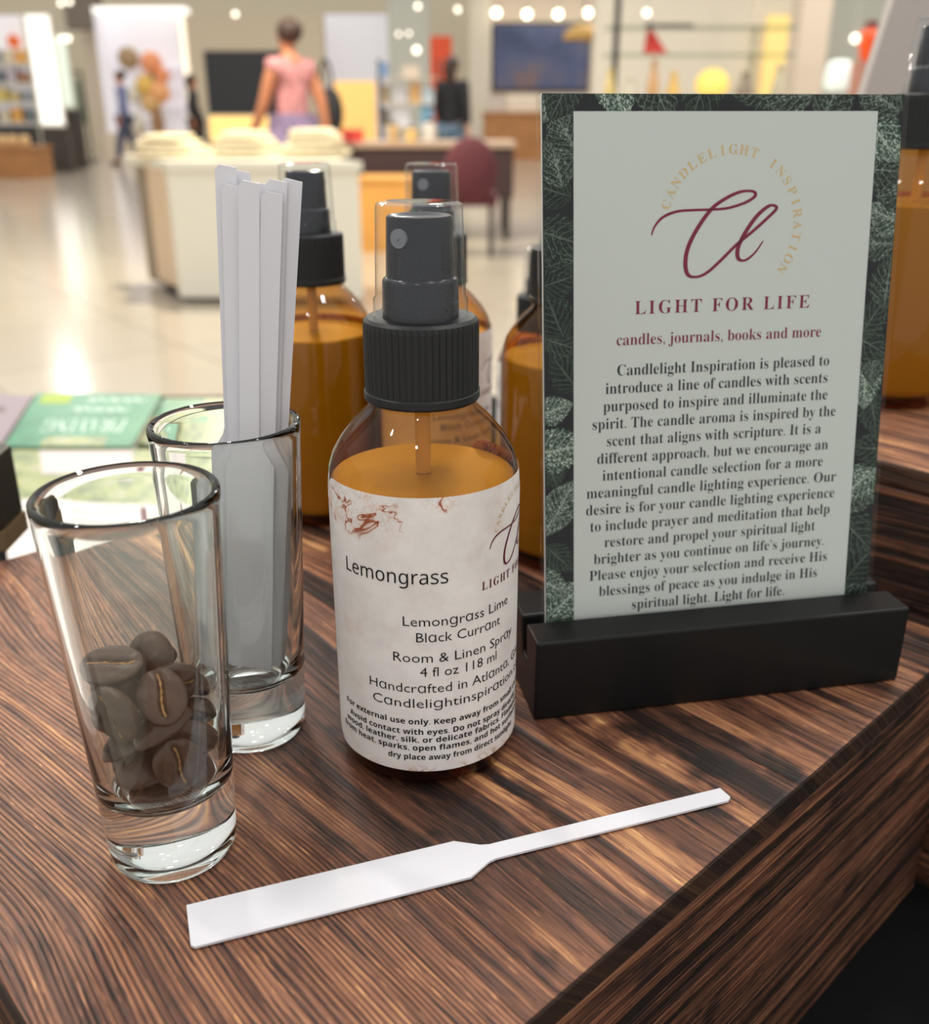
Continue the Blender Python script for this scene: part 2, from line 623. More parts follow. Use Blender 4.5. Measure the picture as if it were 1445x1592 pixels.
class Print:
    """collects flat lettering, mapped by a function from (x, y) to a point"""
    def __init__(s, fn):
        s.fn, s.v, s.f = fn, [], []

    def add(s, vs, fs):
        k = len(s.v)
        s.v += vs
        s.f += [tuple(i + k for i in f) for f in fs]

    def line(s, body, x0, x1, y, size, offset=0.0, spacing=1.0, res=2, ref=None):
        vs, fs = text_geo(body, size, offset, spacing, res)
        xs = [v[0] for v in vs]
        a, b = min(xs), max(xs)
        k = (x1 - x0) / (b - a)
        s.add([(x0 + (v[0] - a) * k, y + v[1]) for v in vs], fs)

    def arc(s, body, c, r, a0, a1, size, offset=0.0, base=None):
        chars = list(body)
        n = len(chars)
        for i, ch in enumerate(chars):
            if ch == ' ':
                continue
            vs, fs = text_geo(styled(ch, base), size, offset)
            xs = [v[0] for v in vs]
            mid = (min(xs) + max(xs)) / 2
            a = math.radians(a0 + (a1 - a0) * i / (n - 1))
            s.add([(c[0] + (r + v[1]) * math.cos(a) + (v[0] - mid) * math.sin(a),
                    c[1] + (r + v[1]) * math.sin(a) - (v[0] - mid) * math.cos(a)) for v in vs], fs)

    def ribbon(s, pts, wid):
        pts = smooth_prof(pts, 7)
        n = len(pts)
        vs, fs = [], []
        for i, p in enumerate(pts):
            a, b = pts[max(i - 1, 0)], pts[min(i + 1, n - 1)]
            dx, dy = b[0] - a[0], b[1] - a[1]
            L = math.hypot(dx, dy) or 1
            dx, dy = dx / L, dy / L
            t = i / (n - 1)
            w = wid * (0.62 + 0.55 * abs(dy) * (1.0 if dy < 0 else 0.55)) * min(1, 0.35 + 9 * t, 0.35 + 9 * (1 - t)) / 2
            vs += [(p[0] - dy * w, p[1] + dx * w), (p[0] + dy * w, p[1] - dx * w)]
        for i in range(n - 1):
            fs.append((2 * i, 2 * i + 1, 2 * i + 3, 2 * i + 2))
        s.add(vs, fs)

    def build(s, name, m, parent):
        me = bpy.data.meshes.new(name)
        me.from_pydata([s.fn(*v) for v in s.v], [], s.f)
        me.update()
        return me_obj(name, me, m, parent)


LOGO = [(29.89, 106.1), (30.78, 108.44), (33.09, 110.75), (36.98, 112.11), (41.71, 112.38), (46.48, 112.44), (51.26, 112.71), (56.04, 113.92), (58.8, 115.32), (59.31, 116.39), (57.91, 117.05), (54.71, 116.81), (50.77, 115.23), (46.87, 112.64), (43.05, 107.83), (40.41, 102.82), (39.73, 98.46), (40.62, 95.5), (43.21, 94.91), (46.24, 96.08), (50.17, 99.28), (54.48, 103.21), (58.81, 106.41), (62.73, 109.61), (65.46, 112.1), (65.24, 113.05), (63.37, 113.08), (60.23, 110.74), (57.16, 106.81), (54.91, 102.47), (55.04, 99.52), (57.1, 98.95), (59.88, 100.88), (62.19, 103.99)]

# ------------------------------------------------------------------ the hall
FY = 31.0
M['floor'] = floor_tiles()
M['wall'] = mat('cream_wall_paint', (224, 214, 190), 0.8)
M['wall_white'] = mat('white_wall_paint', (232, 224, 206), 0.8)
tag(box('floor', -22, 22, -4, FY + 0.2, -0.1, 0.0, M['floor']), kind='structure')
tag(box('wall_back', -22, 22, FY, FY + 0.2, 0.0, 7.0, M['wall']), kind='structure')
tag(box('wall_left', -22.2, -22, -4, FY, 0.0, 7.0, M['wall_white']), kind='structure')
tag(box('wall_right', 22, 22.2, -4, FY, 0.0, 7.0, M['wall_white']), kind='structure')


def wbox(name, x0, x1, y0, y1, Y, depth, m, floor=False):
    return tag(pxbox(name, x0, x1, y0, y1, Y, depth, m, floor=floor), kind='structure')


M['taupe'] = mat('taupe_wall_paint', (204, 190, 166), 0.8)
M['grey_green'] = mat('grey_green_paint', (194, 196, 184), 0.6)
M['soffit'] = mat('dark_soffit', (128, 118, 106), 0.8)
M['pillar'] = mat('pillar_paint', (220, 204, 184), 0.7)
wbox('trim_1', 95, 146, -60, 45, 25, 0.5, M['soffit'])
wbox('trim_2', 134, 156, -60, 255, 26.0, 0.5, M['pillar'], True)
wbox('wall_portal', 286, 505, 22, 232, 24, 0.4, M['taupe'], True)
wbox('trim_3', 604, 668, -60, 240, 24, 0.7, M['grey_green'], True)
wbox('trim_4', 730, 764, -60, 245, 25, 0.7, M['wall_white'], True)
wbox('trim_5', 1238, 1284, -60, 240, 14, 0.45, M['pillar'], True)
wbox('wall_alcove', 1284, 1420, -60, 240, 17, 0.3, M['grey_green'], True)
wbox('wall_shop', 925, 1242, -60, 240, 16.5, 0.3, M['wall_white'], True)

E_ = lambda name, rgb, s: mat(name, rgb, 0.6, emit=s, ecol=rgb)
M['lit_white'] = E_('lit_white_panel', (255, 252, 246), 1.05)
M['lit_soft'] = E_('lit_display_back', (222, 220, 226), 0.36)
M['lit_green'] = E_('lit_pale_green_panel', (222, 236, 222), 0.6)
M['lit_yellow'] = E_('lit_yellow_panel', (255, 214, 128), 0.75)
M['lit_peach'] = E_('lit_peach_panel', (246, 196, 116), 0.45)
M['lamp'] = E_('lamp_glow', (255, 242, 214), 7.0)
M['lamp_dim'] = E_('small_lamp_glow', (255, 246, 226), 3.0)
M['dark'] = mat('dark_fixture', (66, 60, 56), 0.5)
M['black'] = mat('black_panel', (36, 38, 42), 0.35)
M['tan'] = mat('tan_wood', (178, 124, 74), 0.5, noise=0.3, nscale=4)
M['tan2'] = mat('orange_wood', (226, 164, 82), 0.5, noise=0.2, nscale=5)
M['white_plinth'] = mat('white_plinth', (228, 224, 208), 0.5)
M['burgundy'] = mat('burgundy_cloth', (92, 40, 48), 0.8)
M['darkcloth'] = mat('dark_brown_cloth', (62, 42, 44), 0.7)


def colour(name, rgb, rough=0.6):
    k = 'c_' + name
    if k not in M:
        M[k] = mat(name, rgb, rough)
    return M[k]


def pxthing(name, x0, x1, y0, y1, Y, depth, m, label, cat, floor=False, group=None, bevel=0.0):
    return tag(pxbox(name, x0, x1, y0, y1, Y, depth, m, floor=floor, bevel=bevel), label, cat, group)


# --- shelving bay on the far left
def shelving(name, x0, x1, y0, y1, Y, shelf_ys, label, back):
    a = at((x0 + x1) / 2, y1, Y)
    r = thing(name, (a.x, Y, 0), label, 'shelf')
    xl, xr = at(x0, (y0 + y1) / 2, Y).x - a.x, at(x1, (y0 + y1) / 2, Y).x - a.x
    zt, zb = at(x0, y0, Y).z, at(x0, y1, Y).z
    box('back_panel', xl, xr, 0.45, 0.5, zb, zt, back, r)
    box('side_panel', xl - 0.04, xl, 0, 0.5, 0, zt, M['white_plinth'], r)
    box('side_panel', xr, xr + 0.04, 0, 0.5, 0, zt, M['white_plinth'], r)
    box('base_cabinet', xl, xr, 0, 0.45, 0, zb, M['dark'], r)
    zs = []
    for y in shelf_ys:
        z = at(x0, y, Y).z
        zs.append(z)
        box('shelf_board', xl, xr, 0.02, 0.45, z - 0.03, z, M['white_plinth'], r)
    return a.x + xl, a.x + xr, zs


SY = 19.0
sx0, sx1, szs = shelving('lit_shelving', -40, 46, 20, 196, SY, (98, 128, 158, 190), 'white lit shelving bay stocked with boxes at the far left of the hall', M['lit_soft'])
cols = [(214, 190, 130), (150, 160, 170), (226, 214, 190), (236, 178, 98), (120, 128, 140), (206, 198, 206), (170, 120, 90), (220, 200, 120)]
names = ['straw yellow', 'slate blue', 'cream', 'amber', 'dark grey', 'lilac', 'brown', 'mustard']
where = ['top', 'second', 'third', 'lowest']
k = 0
for si, z in enumerate(szs):
    for j in range(4):
        x = sx0 + 0.14 + (sx1 - sx0 - 0.24) * j / 3.2
        w, h = random.uniform(0.07, 0.10), random.uniform(0.16, 0.26)
        ci = (si * 3 + j) % 8
        tag(box('storage_box', x - w, x + w, SY + 0.06, SY + 0.30, z + 0.001, z + h, colour(names[ci], cols[ci])),
            '%s goods box on the %s board of the white lit shelving' % (names[ci], where[si]), 'box', 'boxes on the lit shelving')
t = thing('orange_sign', (at(6, 62, SY).x, SY + 0.40, at(6, 72, SY).z), 'small orange disc sign on the white lit shelving back', 'sign')
bm = bmesh.new()
bmesh.ops.create_cone(bm, cap_ends=True, segments=24, radius1=0.11, radius2=0.11, depth=0.04, matrix=Matrix.Rotation(PI / 2, 4, 'X') @ Matrix.Translation((0, 0.1, 0)))
bm_obj('sign_disc', bm, colour('orange_disc', (238, 120, 60)), t)


def lightbox(name, x0, x1, y0, y1, Y, m, label):
    a = at((x0 + x1) / 2, y1, Y)
    r = thing(name, (a.x, Y, 0), label, 'lightbox')
    xl, xr = at(x0, (y0 + y1) / 2, Y).x - a.x, at(x1, (y0 + y1) / 2, Y).x - a.x
    zt, zb = at(x0, y0, Y).z, at(x0, y1, Y).z
    box('frame', xl - 0.01, xr + 0.01, 0.02, 0.12, zb - 0.05, zt + 0.03, M['white_plinth'], r)
    box('base_plinth', xl - 0.04, xr + 0.04, 0.02, 0.3, 0, zb - 0.05, M['dark'], r)
    box('lit_panel', xl, xr, 0, 0.02, zb, zt, m, r)
    return r


lightbox('light_column', 52, 86, 24, 193, 18.5, M['lit_white'], 'tall bright white lit column beside the shelving bay')
lightbox('light_panel', 88, 106, 58, 165, 19.6, M['lit_green'], 'pale green lit panel just past the bright white column')

fy = on(30, 278, 0).y
t = thing('wooden_crate', (at(20, 250, fy).x, fy, 0), 'brown wooden display crate on the floor beneath the lit shelving', 'crate')
zt = at(20, 228, fy).z
box('crate_body', -0.55, 0.36, 0, 0.7, 0, zt - 0.05, M['tan'], t)
box('crate_rim', -0.58, 0.39, -0.03, 0.73, zt - 0.05, zt, M['tan'], t)
for i, (px, nm) in enumerate(((4, 'outermost of three straw bowls on the brown wooden crate'), (20, 'middle one of three straw bowls on the brown wooden crate'), (38, 'straw bowl on the brown crate, nearest the bright white column'))):
    a = at(px, 224, fy + 0.2)
    b = thing('straw_bowl', (a.x, fy + 0.22, zt), nm, 'bowl', 'straw bowls on the crate')
    lathe('bowl_shell', smooth_prof([(0.03, 0.0), (0.07, 0.02), (0.085, 0.09), (0.06, 0.15), (0.0, 0.17)], 4), colour('straw', (226, 190, 136)), b, 20)

pxthing('dark_counter', 62, 110, 202, 246, 20.6, 0.6, M['dark'], 'dark counter on the floor between crate and clothes rack', 'counter', True)
# clothes rack
Y = 22.0
a = at(124, 240, Y)
t = thing('clothes_rack', (a.x, Y, 0), 'dim metal clothes rack with orange garments beside the pale pillar', 'rack')
for sx in (-0.26, 0.26):
    box('post', sx - 0.02, sx + 0.02, -0.02, 0.02, 0.04, 1.75, M['dark'], t)
box('rail', -0.28, 0.28, -0.02, 0.02, 1.72, 1.76, M['dark'], t)
box('base', -0.30, 0.30, -0.25, 0.25, 0, 0.04, M['dark'], t)
for i, (x, c, nm) in enumerate(((-0.16, (110, 106, 98), 'grey'), (0.0, (206, 120, 82), 'orange'), (0.15, (126, 138, 120), 'sage green'))):
    g = thing('hanging_garment', (a.x + x, Y, 0.75), '%s garment hanging on the dim metal clothes rack' % nm, 'garment')
    bm = bmesh.new()
    add_box(bm, -0.06, 0.06, -0.18, 0.18, 0.0, 0.85)
    bmesh.ops.scale(bm, vec=(0.5, 0.6, 1), verts=[v for v in bm.verts if v.co.z > 0.8])
    bm_obj('cloth', bm, colour(nm + '_garment', c), g)
    box('hook', -0.006, 0.006, -0.006, 0.006, 0.85, 0.968, M['dark'], g)

# --- lit shop window with flowers
Y = 24.0
a = at(228, 258, Y)
t = thing('window_display', (a.x, Y, 0), 'large white lit shop window on a beige plinth behind the man in blue', 'shop window')
xl, xr = at(164, 110, Y).x - a.x, at(286, 110, Y).x - a.x
zb, zt = at(220, 206, Y).z, at(220, 20, Y).z
box('back_panel', xl, xr, 0.5, 0.55, zb, zt, M['lit_soft'], t)
box('plinth', xl - 0.2, xr + 0.2, -0.1, 0.6, 0, zb, M['pillar'], t)
box('frame_side', xr, xr + 0.12, 0, 0.55, zb, zt, M['lit_white'], t)
box('frame_side', xl - 0.12, xl, 0, 0.55, zb, zt, M['lit_soft'], t)
box('frame_top', xl - 0.12, xr + 0.12, 0, 0.55, zt, zt + 0.12, M['lit_white'], t)
for (y0, z) in ((165, 0), (135, 0), (105, 0)):
    zz = at(270, y0, Y).z
    box('glass_shelf', xr - 0.62, xr - 0.05, 0.1, 0.5, zz - 0.02, zz, M['lit_soft'], t)
ft = thing('flower_arrangement', (at(240, 170, Y).x, Y + 0.15, zb), 'tall orange and yellow flower arrangement standing in the lit shop window', 'flowers')
lathe('vase', [(0.0, 0.0), (0.12, 0.0), (0.16, 0.2), (0.10, 0.45), (0.13, 0.5)], colour('vase_brown', (160, 120, 84)), ft, 20)
bm = bmesh.new()
bmesh.ops.create_cone(bm, cap_ends=True, segments=8, radius1=0.05, radius2=0.04, depth=1.2, matrix=Matrix.Translation((0, 0, 1.0)))
bm_obj('stem', bm, colour('stem_green', (110, 120, 70)), ft)
for (x, z, r, c, nm) in ((0.0, 1.45, 0.24, (244, 160, 110), 'coral'), (-0.18, 1.0, 0.22, (236, 196, 100), 'yellow'), (0.12, 0.85, 0.24, (244, 178, 120), 'peach'), (0.22, 1.2, 0.17, (238, 150, 100), 'coral'), (-0.1, 0.62, 0.22, (222, 180, 120), 'sand'), (-0.5, 1.55, 0.24, (172, 146, 110), 'tan')):
    sphere('blossom', (x, 0, z), (r, r * 0.8, r), colour(nm + '_blossom', c), ft)
for (px, py, nm) in ((210, 145, 'upper white ball vase in the lit shop window, next to the flowers'), (212, 185, 'lower white ball vase in the lit shop window, beneath the other one')):
    p = at(px, py, Y + 0.3)
    b = thing('ball_vase', (p.x, Y + 0.3, zb if py > 160 else p.z - 0.2), nm, 'vase')
    if py <= 160:
        box('stand', -0.02, 0.02, -0.02, 0.02, zb - (p.z - 0.2), 0.0, M['white_plinth'], b)
    lathe('vase_body', smooth_prof([(0.0, 0.0), (0.12, 0.02), (0.2, 0.18), (0.12, 0.34), (0.05, 0.4)], 4), M['white_plinth'], b, 20)

# --- black screen on a lit cabinet
Y = 18.0
pa = at(380, 222, Y)
t = thing('lit_cabinet', (pa.x, Y, 0), 'glowing yellow cabinet on the floor carrying the big black screen', 'cabinet')
xl, xr = at(327, 200, Y).x - pa.x, at(437, 200, Y).x - pa.x
zt, zb = at(380, 178, Y).z, at(380, 222, Y).z
box('body', xl - 0.02, xr + 0.02, 0.02, 0.6, 0, zt, M['pillar'], t)
box('lit_front', xl, xr, 0, 0.02, zb, zt - 0.03, M['lit_yellow'], t)
box('foot_rail', xl - 0.02, xr + 0.02, 0.0, 0.02, 0, zb, M['darkcloth'], t)
t = thing('display_screen', (pa.x, Y + 0.1, zt), 'big black rectangular screen standing on the glowing yellow cabinet', 'screen')
x0_, x1_ = at(317, 120, Y).x - pa.x, at(443, 120, Y).x - pa.x
zt2 = at(380, 78, Y).z - zt
box('screen_face', x0_ + 0.03, x1_ - 0.03, 0, 0.02, 0.04, zt2 - 0.03, M['black'], t)
box('screen_frame', x0_, x1_, 0.02, 0.12, 0, zt2, M['dark'], t)

# peach panel and shop behind the woman in pink
pxthing('peach_panel', 521, 584, 126, 214, 16.0, 0.12, M['lit_peach'], 'warm peach lit panel standing behind the woman in pink', 'panel', True)
pxthing('cream_panel', 506, 610, 22, 100, 25.5, 0.2, M['lit_soft'], 'cream lit wall panel above the peach panel', 'panel', True)
t = thing('red_sign', (at(686, 90, 20).x, 20, 0), 'upright orange-red sign on a post behind the dark-haired woman', 'sign')
zb_, zt_ = at(686, 190, 20).z, at(686, 56, 20).z
box('sign_board', -0.2, 0.2, 0, 0.05, zb_, zt_, colour('orange_red', (222, 84, 46)), t)
box('post', -0.03, 0.03, 0.05, 0.1, 0, zb_ + 0.1, M['dark'], t)


# --- people
def skin_mesh(name, verts, edges, radii, m, parent, sub=2):
    me = bpy.data.meshes.new(name)
    me.from_pydata(verts, edges, [])
    me.update()
    o = me_obj(name, me, m, parent)
    o.modifiers.new('skin', 'SKIN')
    for i, d in enumerate(me.skin_vertices[0].data):
        r = radii[i]
        d.radius = (r, r) if not isinstance(r, tuple) else r
        d.use_root = (i == 0)
    s = o.modifiers.new('sub', 'SUBSURF')
    s.levels = sub
    s.render_levels = sub
    o.modifiers['skin'].use_smooth_shade = True
    return o


def person(loc, rz, H, label, skin, hair, top, bottom, stride=0.08, swing=0.07, long_top=False, sleeves=True, hair_long=False, shoe=(40, 36, 36), elbow_bend=0.03):
    r = thing('person', loc, label, 'person', rz=rz)
    V, E, R = [], [], []

    def add(p, rad, link=None):
        V.append((p[0] * H, p[1] * H, p[2] * H))
        R.append(rad * H if not isinstance(rad, tuple) else (rad[0] * H, rad[1] * H))
        if link is not None:
            E.append((link, len(V) - 1))
        return len(V) - 1
    pel = add((0, 0, 0.53), (0.085, 0.06))
    wst = add((0, 0, 0.62), (0.072, 0.05), pel)
    che = add((0, 0.005, 0.73), (0.09, 0.058), wst)
    shl = add((0, 0.005, 0.80), (0.07, 0.045), che)
    nck = add((0, 0, 0.855), 0.028, shl)
    jaw = add((0, -0.008, 0.885), 0.038, nck)
    hd = add((0, -0.002, 0.94), (0.05, 0.058), jaw)
    add((0, 0.004, 0.975), 0.036, hd)
    nose = add((0, -0.062, 0.925), 0.008, hd)
    joints = {}
    for s in (-1, 1):
        sh = add((s * 0.105, 0.005, 0.80), 0.038, shl)
        fw = swing * s
        el = add((s * 0.135, -fw * 0.5 + 0.01, 0.635), 0.028, sh)
        wr = add((s * 0.14, -fw - elbow_bend, 0.50), 0.019, el)
        pm = add((s * 0.138, -fw - elbow_bend - 0.006, 0.465), (0.012, 0.02), wr)
        for q, (fy_, ln) in enumerate(((-0.017, 0.040), (-0.006, 0.047), (0.005, 0.044), (0.015, 0.034))):
            f1 = add((s * 0.137, -fw - elbow_bend - 0.008 + fy_, 0.440), 0.0052, pm)
            f2 = add((s * 0.132, -fw - elbow_bend - 0.012 + fy_, 0.440 - ln * 0.8), 0.0042, f1)
        t1 = add((s * 0.122, -fw - elbow_bend - 0.022, 0.455), 0.006, pm)
        add((s * 0.116, -fw - elbow_bend - 0.03, 0.43), 0.005, t1)
        hp = add((s * 0.05, 0, 0.49), (0.058, 0.06), pel)
        st = -stride * s
        kn = add((s * 0.052, st * 0.55 - 0.012, 0.285), 0.038, hp)
        an = add((s * 0.05, st + (0.02 if st > 0 else 0), 0.05), 0.023, kn)
        to = add((s * 0.055, st - 0.07, 0.022), 0.020, an)
        joints[s] = (V[sh], V[el], V[wr], V[hp], V[kn], V[an], V[to])
    skin_mesh('body', V, E, R, skin, r, 2)
    # hair
    bm = bmesh.new()
    ellipsoid(bm, (0, 0.012 * H, 0.948 * H), (0.058 * H, 0.062 * H, 0.055 * H))
    if hair_long:
        ellipsoid(bm, (0, 0.04 * H, 0.90 * H), (0.055 * H, 0.032 * H, 0.085 * H))
    else:
        ellipsoid(bm, (0, 0.05 * H, 0.955 * H), (0.034 * H, 0.034 * H, 0.034 * H))
    bm_obj('hair', bm, hair, r, True)
    # top
    g = 0.009 * H
    tv = [Vector((0, 0, (0.47 if long_top else 0.52) * H)), Vector((0, 0, 0.54 * H)), Vector((0, 0, 0.62 * H)), Vector((0, 0.005 * H, 0.73 * H)), Vector((0, 0.005 * H, 0.80 * H)), Vector((0, 0, 0.835 * H))]
    tr = [(0.10 * H, 0.075 * H), (0.098 * H, 0.072 * H), (0.082 * H, 0.06 * H), (0.10 * H, 0.068 * H), (0.08 * H, 0.055 * H), (0.036 * H, 0.036 * H)]
    te = [(0, 1), (1, 2), (2, 3), (3, 4), (4, 5)]
    for s in (-1, 1):
        sh, el, wr = joints[s][:3]
        i = len(tv)
        e2 = [sh[j] + (el[j] - sh[j]) * (0.97 if sleeves else 0.2) for j in range(3)]
        tv += [Vector(sh), Vector(e2)]
        tr += [(0.047 * H,) * 2, (0.038 * H,) * 2]
        te += [(4, i), (i, i + 1)]
        if sleeves:
            e3 = [el[j] + (wr[j] - el[j]) * 0.9 for j in range(3)]
            tv.append(Vector(e3))
            tr.append((0.028 * H,) * 2)
            te.append((i + 1, i + 2))
    skin_mesh('top', [tuple(v) for v in tv], te, tr, top, r, 2)
    bv, be, br = [(0, 0, 0.535 * H)], [], [(0.095 * H, 0.07 * H)]
    for s in (-1, 1):
        hp, kn, an = joints[s][3:6]
        i = len(bv)
        bv += [hp, kn, (an[0], an[1], an[2] + 0.01 * H)]
        br += [(0.068 * H,) * 2, (0.048 * H,) * 2, (0.036 * H,) * 2]
        be += [(0, i), (i, i + 1), (i + 1, i + 2)]
    skin_mesh('trousers', bv, be, br, bottom, r, 2)
    for s in (-1, 1):
        an, to = Vector(joints[s][5]), Vector(joints[s][6])
        bm = bmesh.new()
        c = (an + to) / 2
        ellipsoid(bm, (c.x, c.y, 0.024 * H), (0.028 * H, 0.075 * H, 0.024 * H))
        bm_obj('shoe', bm, colour('shoe%d' % shoe[0], shoe), r, True)
    return r, joints


M['skin_tan'] = mat('tan_skin', (186, 122, 88), 0.55)
M['skin_light'] = mat('light_skin', (214, 166, 140), 0.55)
M['hair_dark'] = mat('dark_hair', (62, 42, 36), 0.6)
M['pink_print'] = mat('pink_mottled_fabric', (226, 156, 158), 0.8, noise=0.8, nscale=22)
M['purple'] = mat('purple_fabric', (138, 120, 154), 0.8, noise=0.4, nscale=10)
M['blue_jersey'] = mat('slate_blue_fabric', (118, 124, 158), 0.8)
M['navy'] = mat('navy_fabric', (74, 80, 104), 0.8)
M['blackcloth'] = mat('black_fabric', (34, 34, 38), 0.8)
M['jean'] = mat('jean_fabric', (98, 122, 142), 0.8)

Yw = 8.4
pw = at(453, 140, Yw)
wom, jw = person((pw.x, Yw, 0), math.radians(-128), 1.70, 'woman in a pink mottled dress walking away with a black handbag', M['skin_tan'], M['hair_dark'], M['pink_print'], M['purple'], 0.06, 0.11, True, False)
# dress skirt
lathe('dress_skirt', smooth_prof([(0.19, 1.02), (0.20, 0.92), (0.22, 0.84), (0.24, 0.70), (0.25, 0.58), (0.24, 0.575)], 4), M['purple'], wom, 24)
hb = thing('handbag', (pw.x + 0.285, Yw + 0.16, 0.84), 'black handbag carried on the arm of the woman in pink', 'bag')
bm = bmesh.new()
ellipsoid(bm, (0, 0, 0.19), (0.10, 0.07, 0.19))
bm_obj('bag_body', bm, M['blackcloth'], hb, True)
bm = bmesh.new()
pts = [Vector((-0.03 + 0.05 * math.cos(q), 0.0, 0.34 + 0.24 * math.sin(q))) for q in [PI * i / 12 for i in range(13)]]
for p, q in zip(pts, pts[1:]):
    d = q - p
    bmesh.ops.create_cone(bm, segments=8, radius1=0.012, radius2=0.012, depth=d.length, matrix=Matrix.Translation((p + q) / 2) @ d.to_track_quat('Z', 'Y').to_matrix().to_4x4())
bm_obj('bag_strap', bm, M['blackcloth'], hb, True)

Yb = 21.0
pb = at(193, 180, Yb)
person((pb.x, Yb, 0), math.radians(-60), 1.75, 'man in slate blue top and dark trousers walking past the lit shop window', M['skin_tan'], M['hair_dark'], M['blue_jersey'], M['navy'], 0.13, 0.06)
pk = at(303, 180, 20.5)
person((pk.x, 20.5, 0), math.radians(100), 1.66, 'person dressed in black walking beside the black screen', M['skin_tan'], M['hair_dark'], M['blackcloth'], M['blackcloth'], 0.1, 0.05, hair_long=True)
pj = at(704, 150, 13.5)
person((pj.x, 13.5, 0), math.radians(150), 1.66, 'dark-haired woman in black top and blue jeans in front of the orange-red sign', M['skin_light'], M['hair_dark'], M['blackcloth'], M['jean'], 0.03, 0.04, hair_long=True)

# --- white display plinth with cream garments
pc = on(283, 470, 0)
pb2 = on(220, 440, 0)
pr2 = on(566, 472, 0)
t = thing('display_plinth', (pc.x, pc.y, 0), 'white display plinth standing corner-on in the hall, piled with cream garments', 'plinth')
ph = at(290, 250, pc.y).z
dv = (pb2 - pc) * 1.0
rv = pr2 - pc


def prism(name, p0, a, b, z0, z1, m, parent):
    bm = bmesh.new()
    q = [p0, p0 + a, p0 + a + b, p0 + b]
    lo = [bm.verts.new((v.x, v.y, z0)) for v in q]
    hi = [bm.verts.new((v.x, v.y, z1)) for v in q]
    bm.faces.new(lo[::-1])
    bm.faces.new(hi)
    for i in range(4):
        j = (i + 1) % 4
        bm.faces.new((lo[i], lo[j], hi[j], hi[i]))
    return bm_obj(name, bm, m, parent)


O3 = Vector((0, 0, 0))
prism('front_panel', O3, rv, dv * 0.06, 0.03, ph - 0.05, M['white_plinth'], t)
prism('side_panel', dv * 0.06 + rv * 0.002, rv * 0.05, dv * 0.46, 0.08, ph - 0.05, colour('peach_laminate', (222, 196, 166)), t)
prism('side_recess', dv * 0.54 + rv * 0.05, rv * 0.9, dv * 0.46, 0.03, ph - 0.05, colour('shaded_taupe', (146, 130, 110)), t)  # shade on the plinth's side face is put into this darker colour
prism('tabletop', rv * -0.01 - dv * 0.03, rv * 1.02, dv * 1.08, ph - 0.05, ph, M['white_plinth'], t)
prism('foot', rv * 0.03 + dv * 0.08, rv * 0.9, dv * 0.45, 0, 0.03, M['dark'], t)
M['cream_cloth'] = mat('cream_knit', (246, 232, 196), 0.9, noise=0.25, nscale=30)
for i, (px, w, h, nm) in enumerate(((268, 0.21, 0.13, 'cream folded knit pile on the white plinth, nearest the man in blue'), (385, 0.20, 0.15, 'middle cream folded knit pile on the white plinth'), (492, 0.20, 0.16, 'cream folded knit pile on the white plinth, in front of the woman in pink'))):
    yy = pc.y + 0.42
    p = at(px, 240, yy)
    g = thing('folded_knit', (p.x, yy, ph), nm, 'garment', 'cream knits on the plinth')
    for q in range(4):
        bm = bmesh.new()
        kx = w * (1 - 0.13 * q)
        add_box(bm, -kx, kx, -0.22, 0.22, q * h / 4, (q + 1) * h / 4)
        for v in bm.verts:
            v.co.x += random.uniform(-0.03, 0.03)
            v.co.z += random.uniform(-0.004, 0.004) if q else 0
        bmesh.ops.subdivide_edges(bm, edges=bm.edges[:], cuts=2, use_grid_fill=True)
        o = bm_obj('folded_layer', bm, M['cream_cloth'], g, True)
        o.modifiers.new('soft', 'SUBSURF').render_levels = 1

# --- dark table with tan box, burgundy chair
Yt = on(595, 392, 0).y
pt = at(600, 300, Yt)
t = thing('tan_box', (pt.x, Yt, 0), 'tan wooden box standing on the floor under the dark table edge', 'box')
zt = at(595, 277, Yt).z
box('box_body', -0.21, 0.19, 0, 0.5, 0, zt - 0.03, M['tan2'], t)
box('box_lid', -0.22, 0.20, -0.01, 0.51, zt - 0.03, zt, M['tan2'], t)
t = thing('dark_table', (pt.x + 0.3, Yt + 0.75, 0), 'dark brown clothed table behind the tan wooden box', 'table')
zt2 = at(620, 222, Yt + 0.75).z
box('tabletop', -0.75, 0.75, 0, 0.9, zt2 - 0.04, zt2, colour('pale_top', (176, 152, 130)), t)
box('table_skirt', -0.73, 0.73, 0.02, 0.88, 0.35, zt2 - 0.04, M['darkcloth'], t)
for sx in (-0.68, 0.68):
    for sy in (0.07, 0.83):
        box('leg', sx - 0.03, sx + 0.03, sy - 0.03, sy + 0.03, 0, 0.35, M['dark'], t)
for (px, c, h, nm) in ((548, (214, 70, 60), 0.10, 'small red box on the dark clothed table'), (612, (196, 166, 120), 0.16, 'brown jar on the dark clothed table'), (640, (226, 190, 120), 0.12, 'yellow jar on the dark clothed table'), (668, (208, 200, 190), 0.18, 'pale grey jar on the dark clothed table')):
    p = at(px, 215, Yt + 1.0)
    g = thing('table_jar' if 'jar' in nm else 'red_box', (p.x, Yt + 1.0, zt2), nm, 'jar' if 'jar' in nm else 'box')
    if 'jar' in nm:
        lathe('jar_body', [(0.0, 0.0), (0.05, 0.0), (0.055, h * 0.7), (0.035, h * 0.85), (0.035, h * 0.88)], colour(nm[:6], c), g, 20)
        lathe('jar_lid', [(0.0, h), (0.038, h), (0.038, h * 0.88), (0.0, h * 0.88)], M['dark'], g, 20)
    else:
        box('box_body', -0.09, 0.09, -0.05, 0.05, 0, h * 0.7, colour('red_card', c), g)
        box('box_lid', -0.095, 0.095, -0.055, 0.055, h * 0.7, h, colour('red_card', c), g)
Yc = 7.6
p = at(732, 290, Yc)
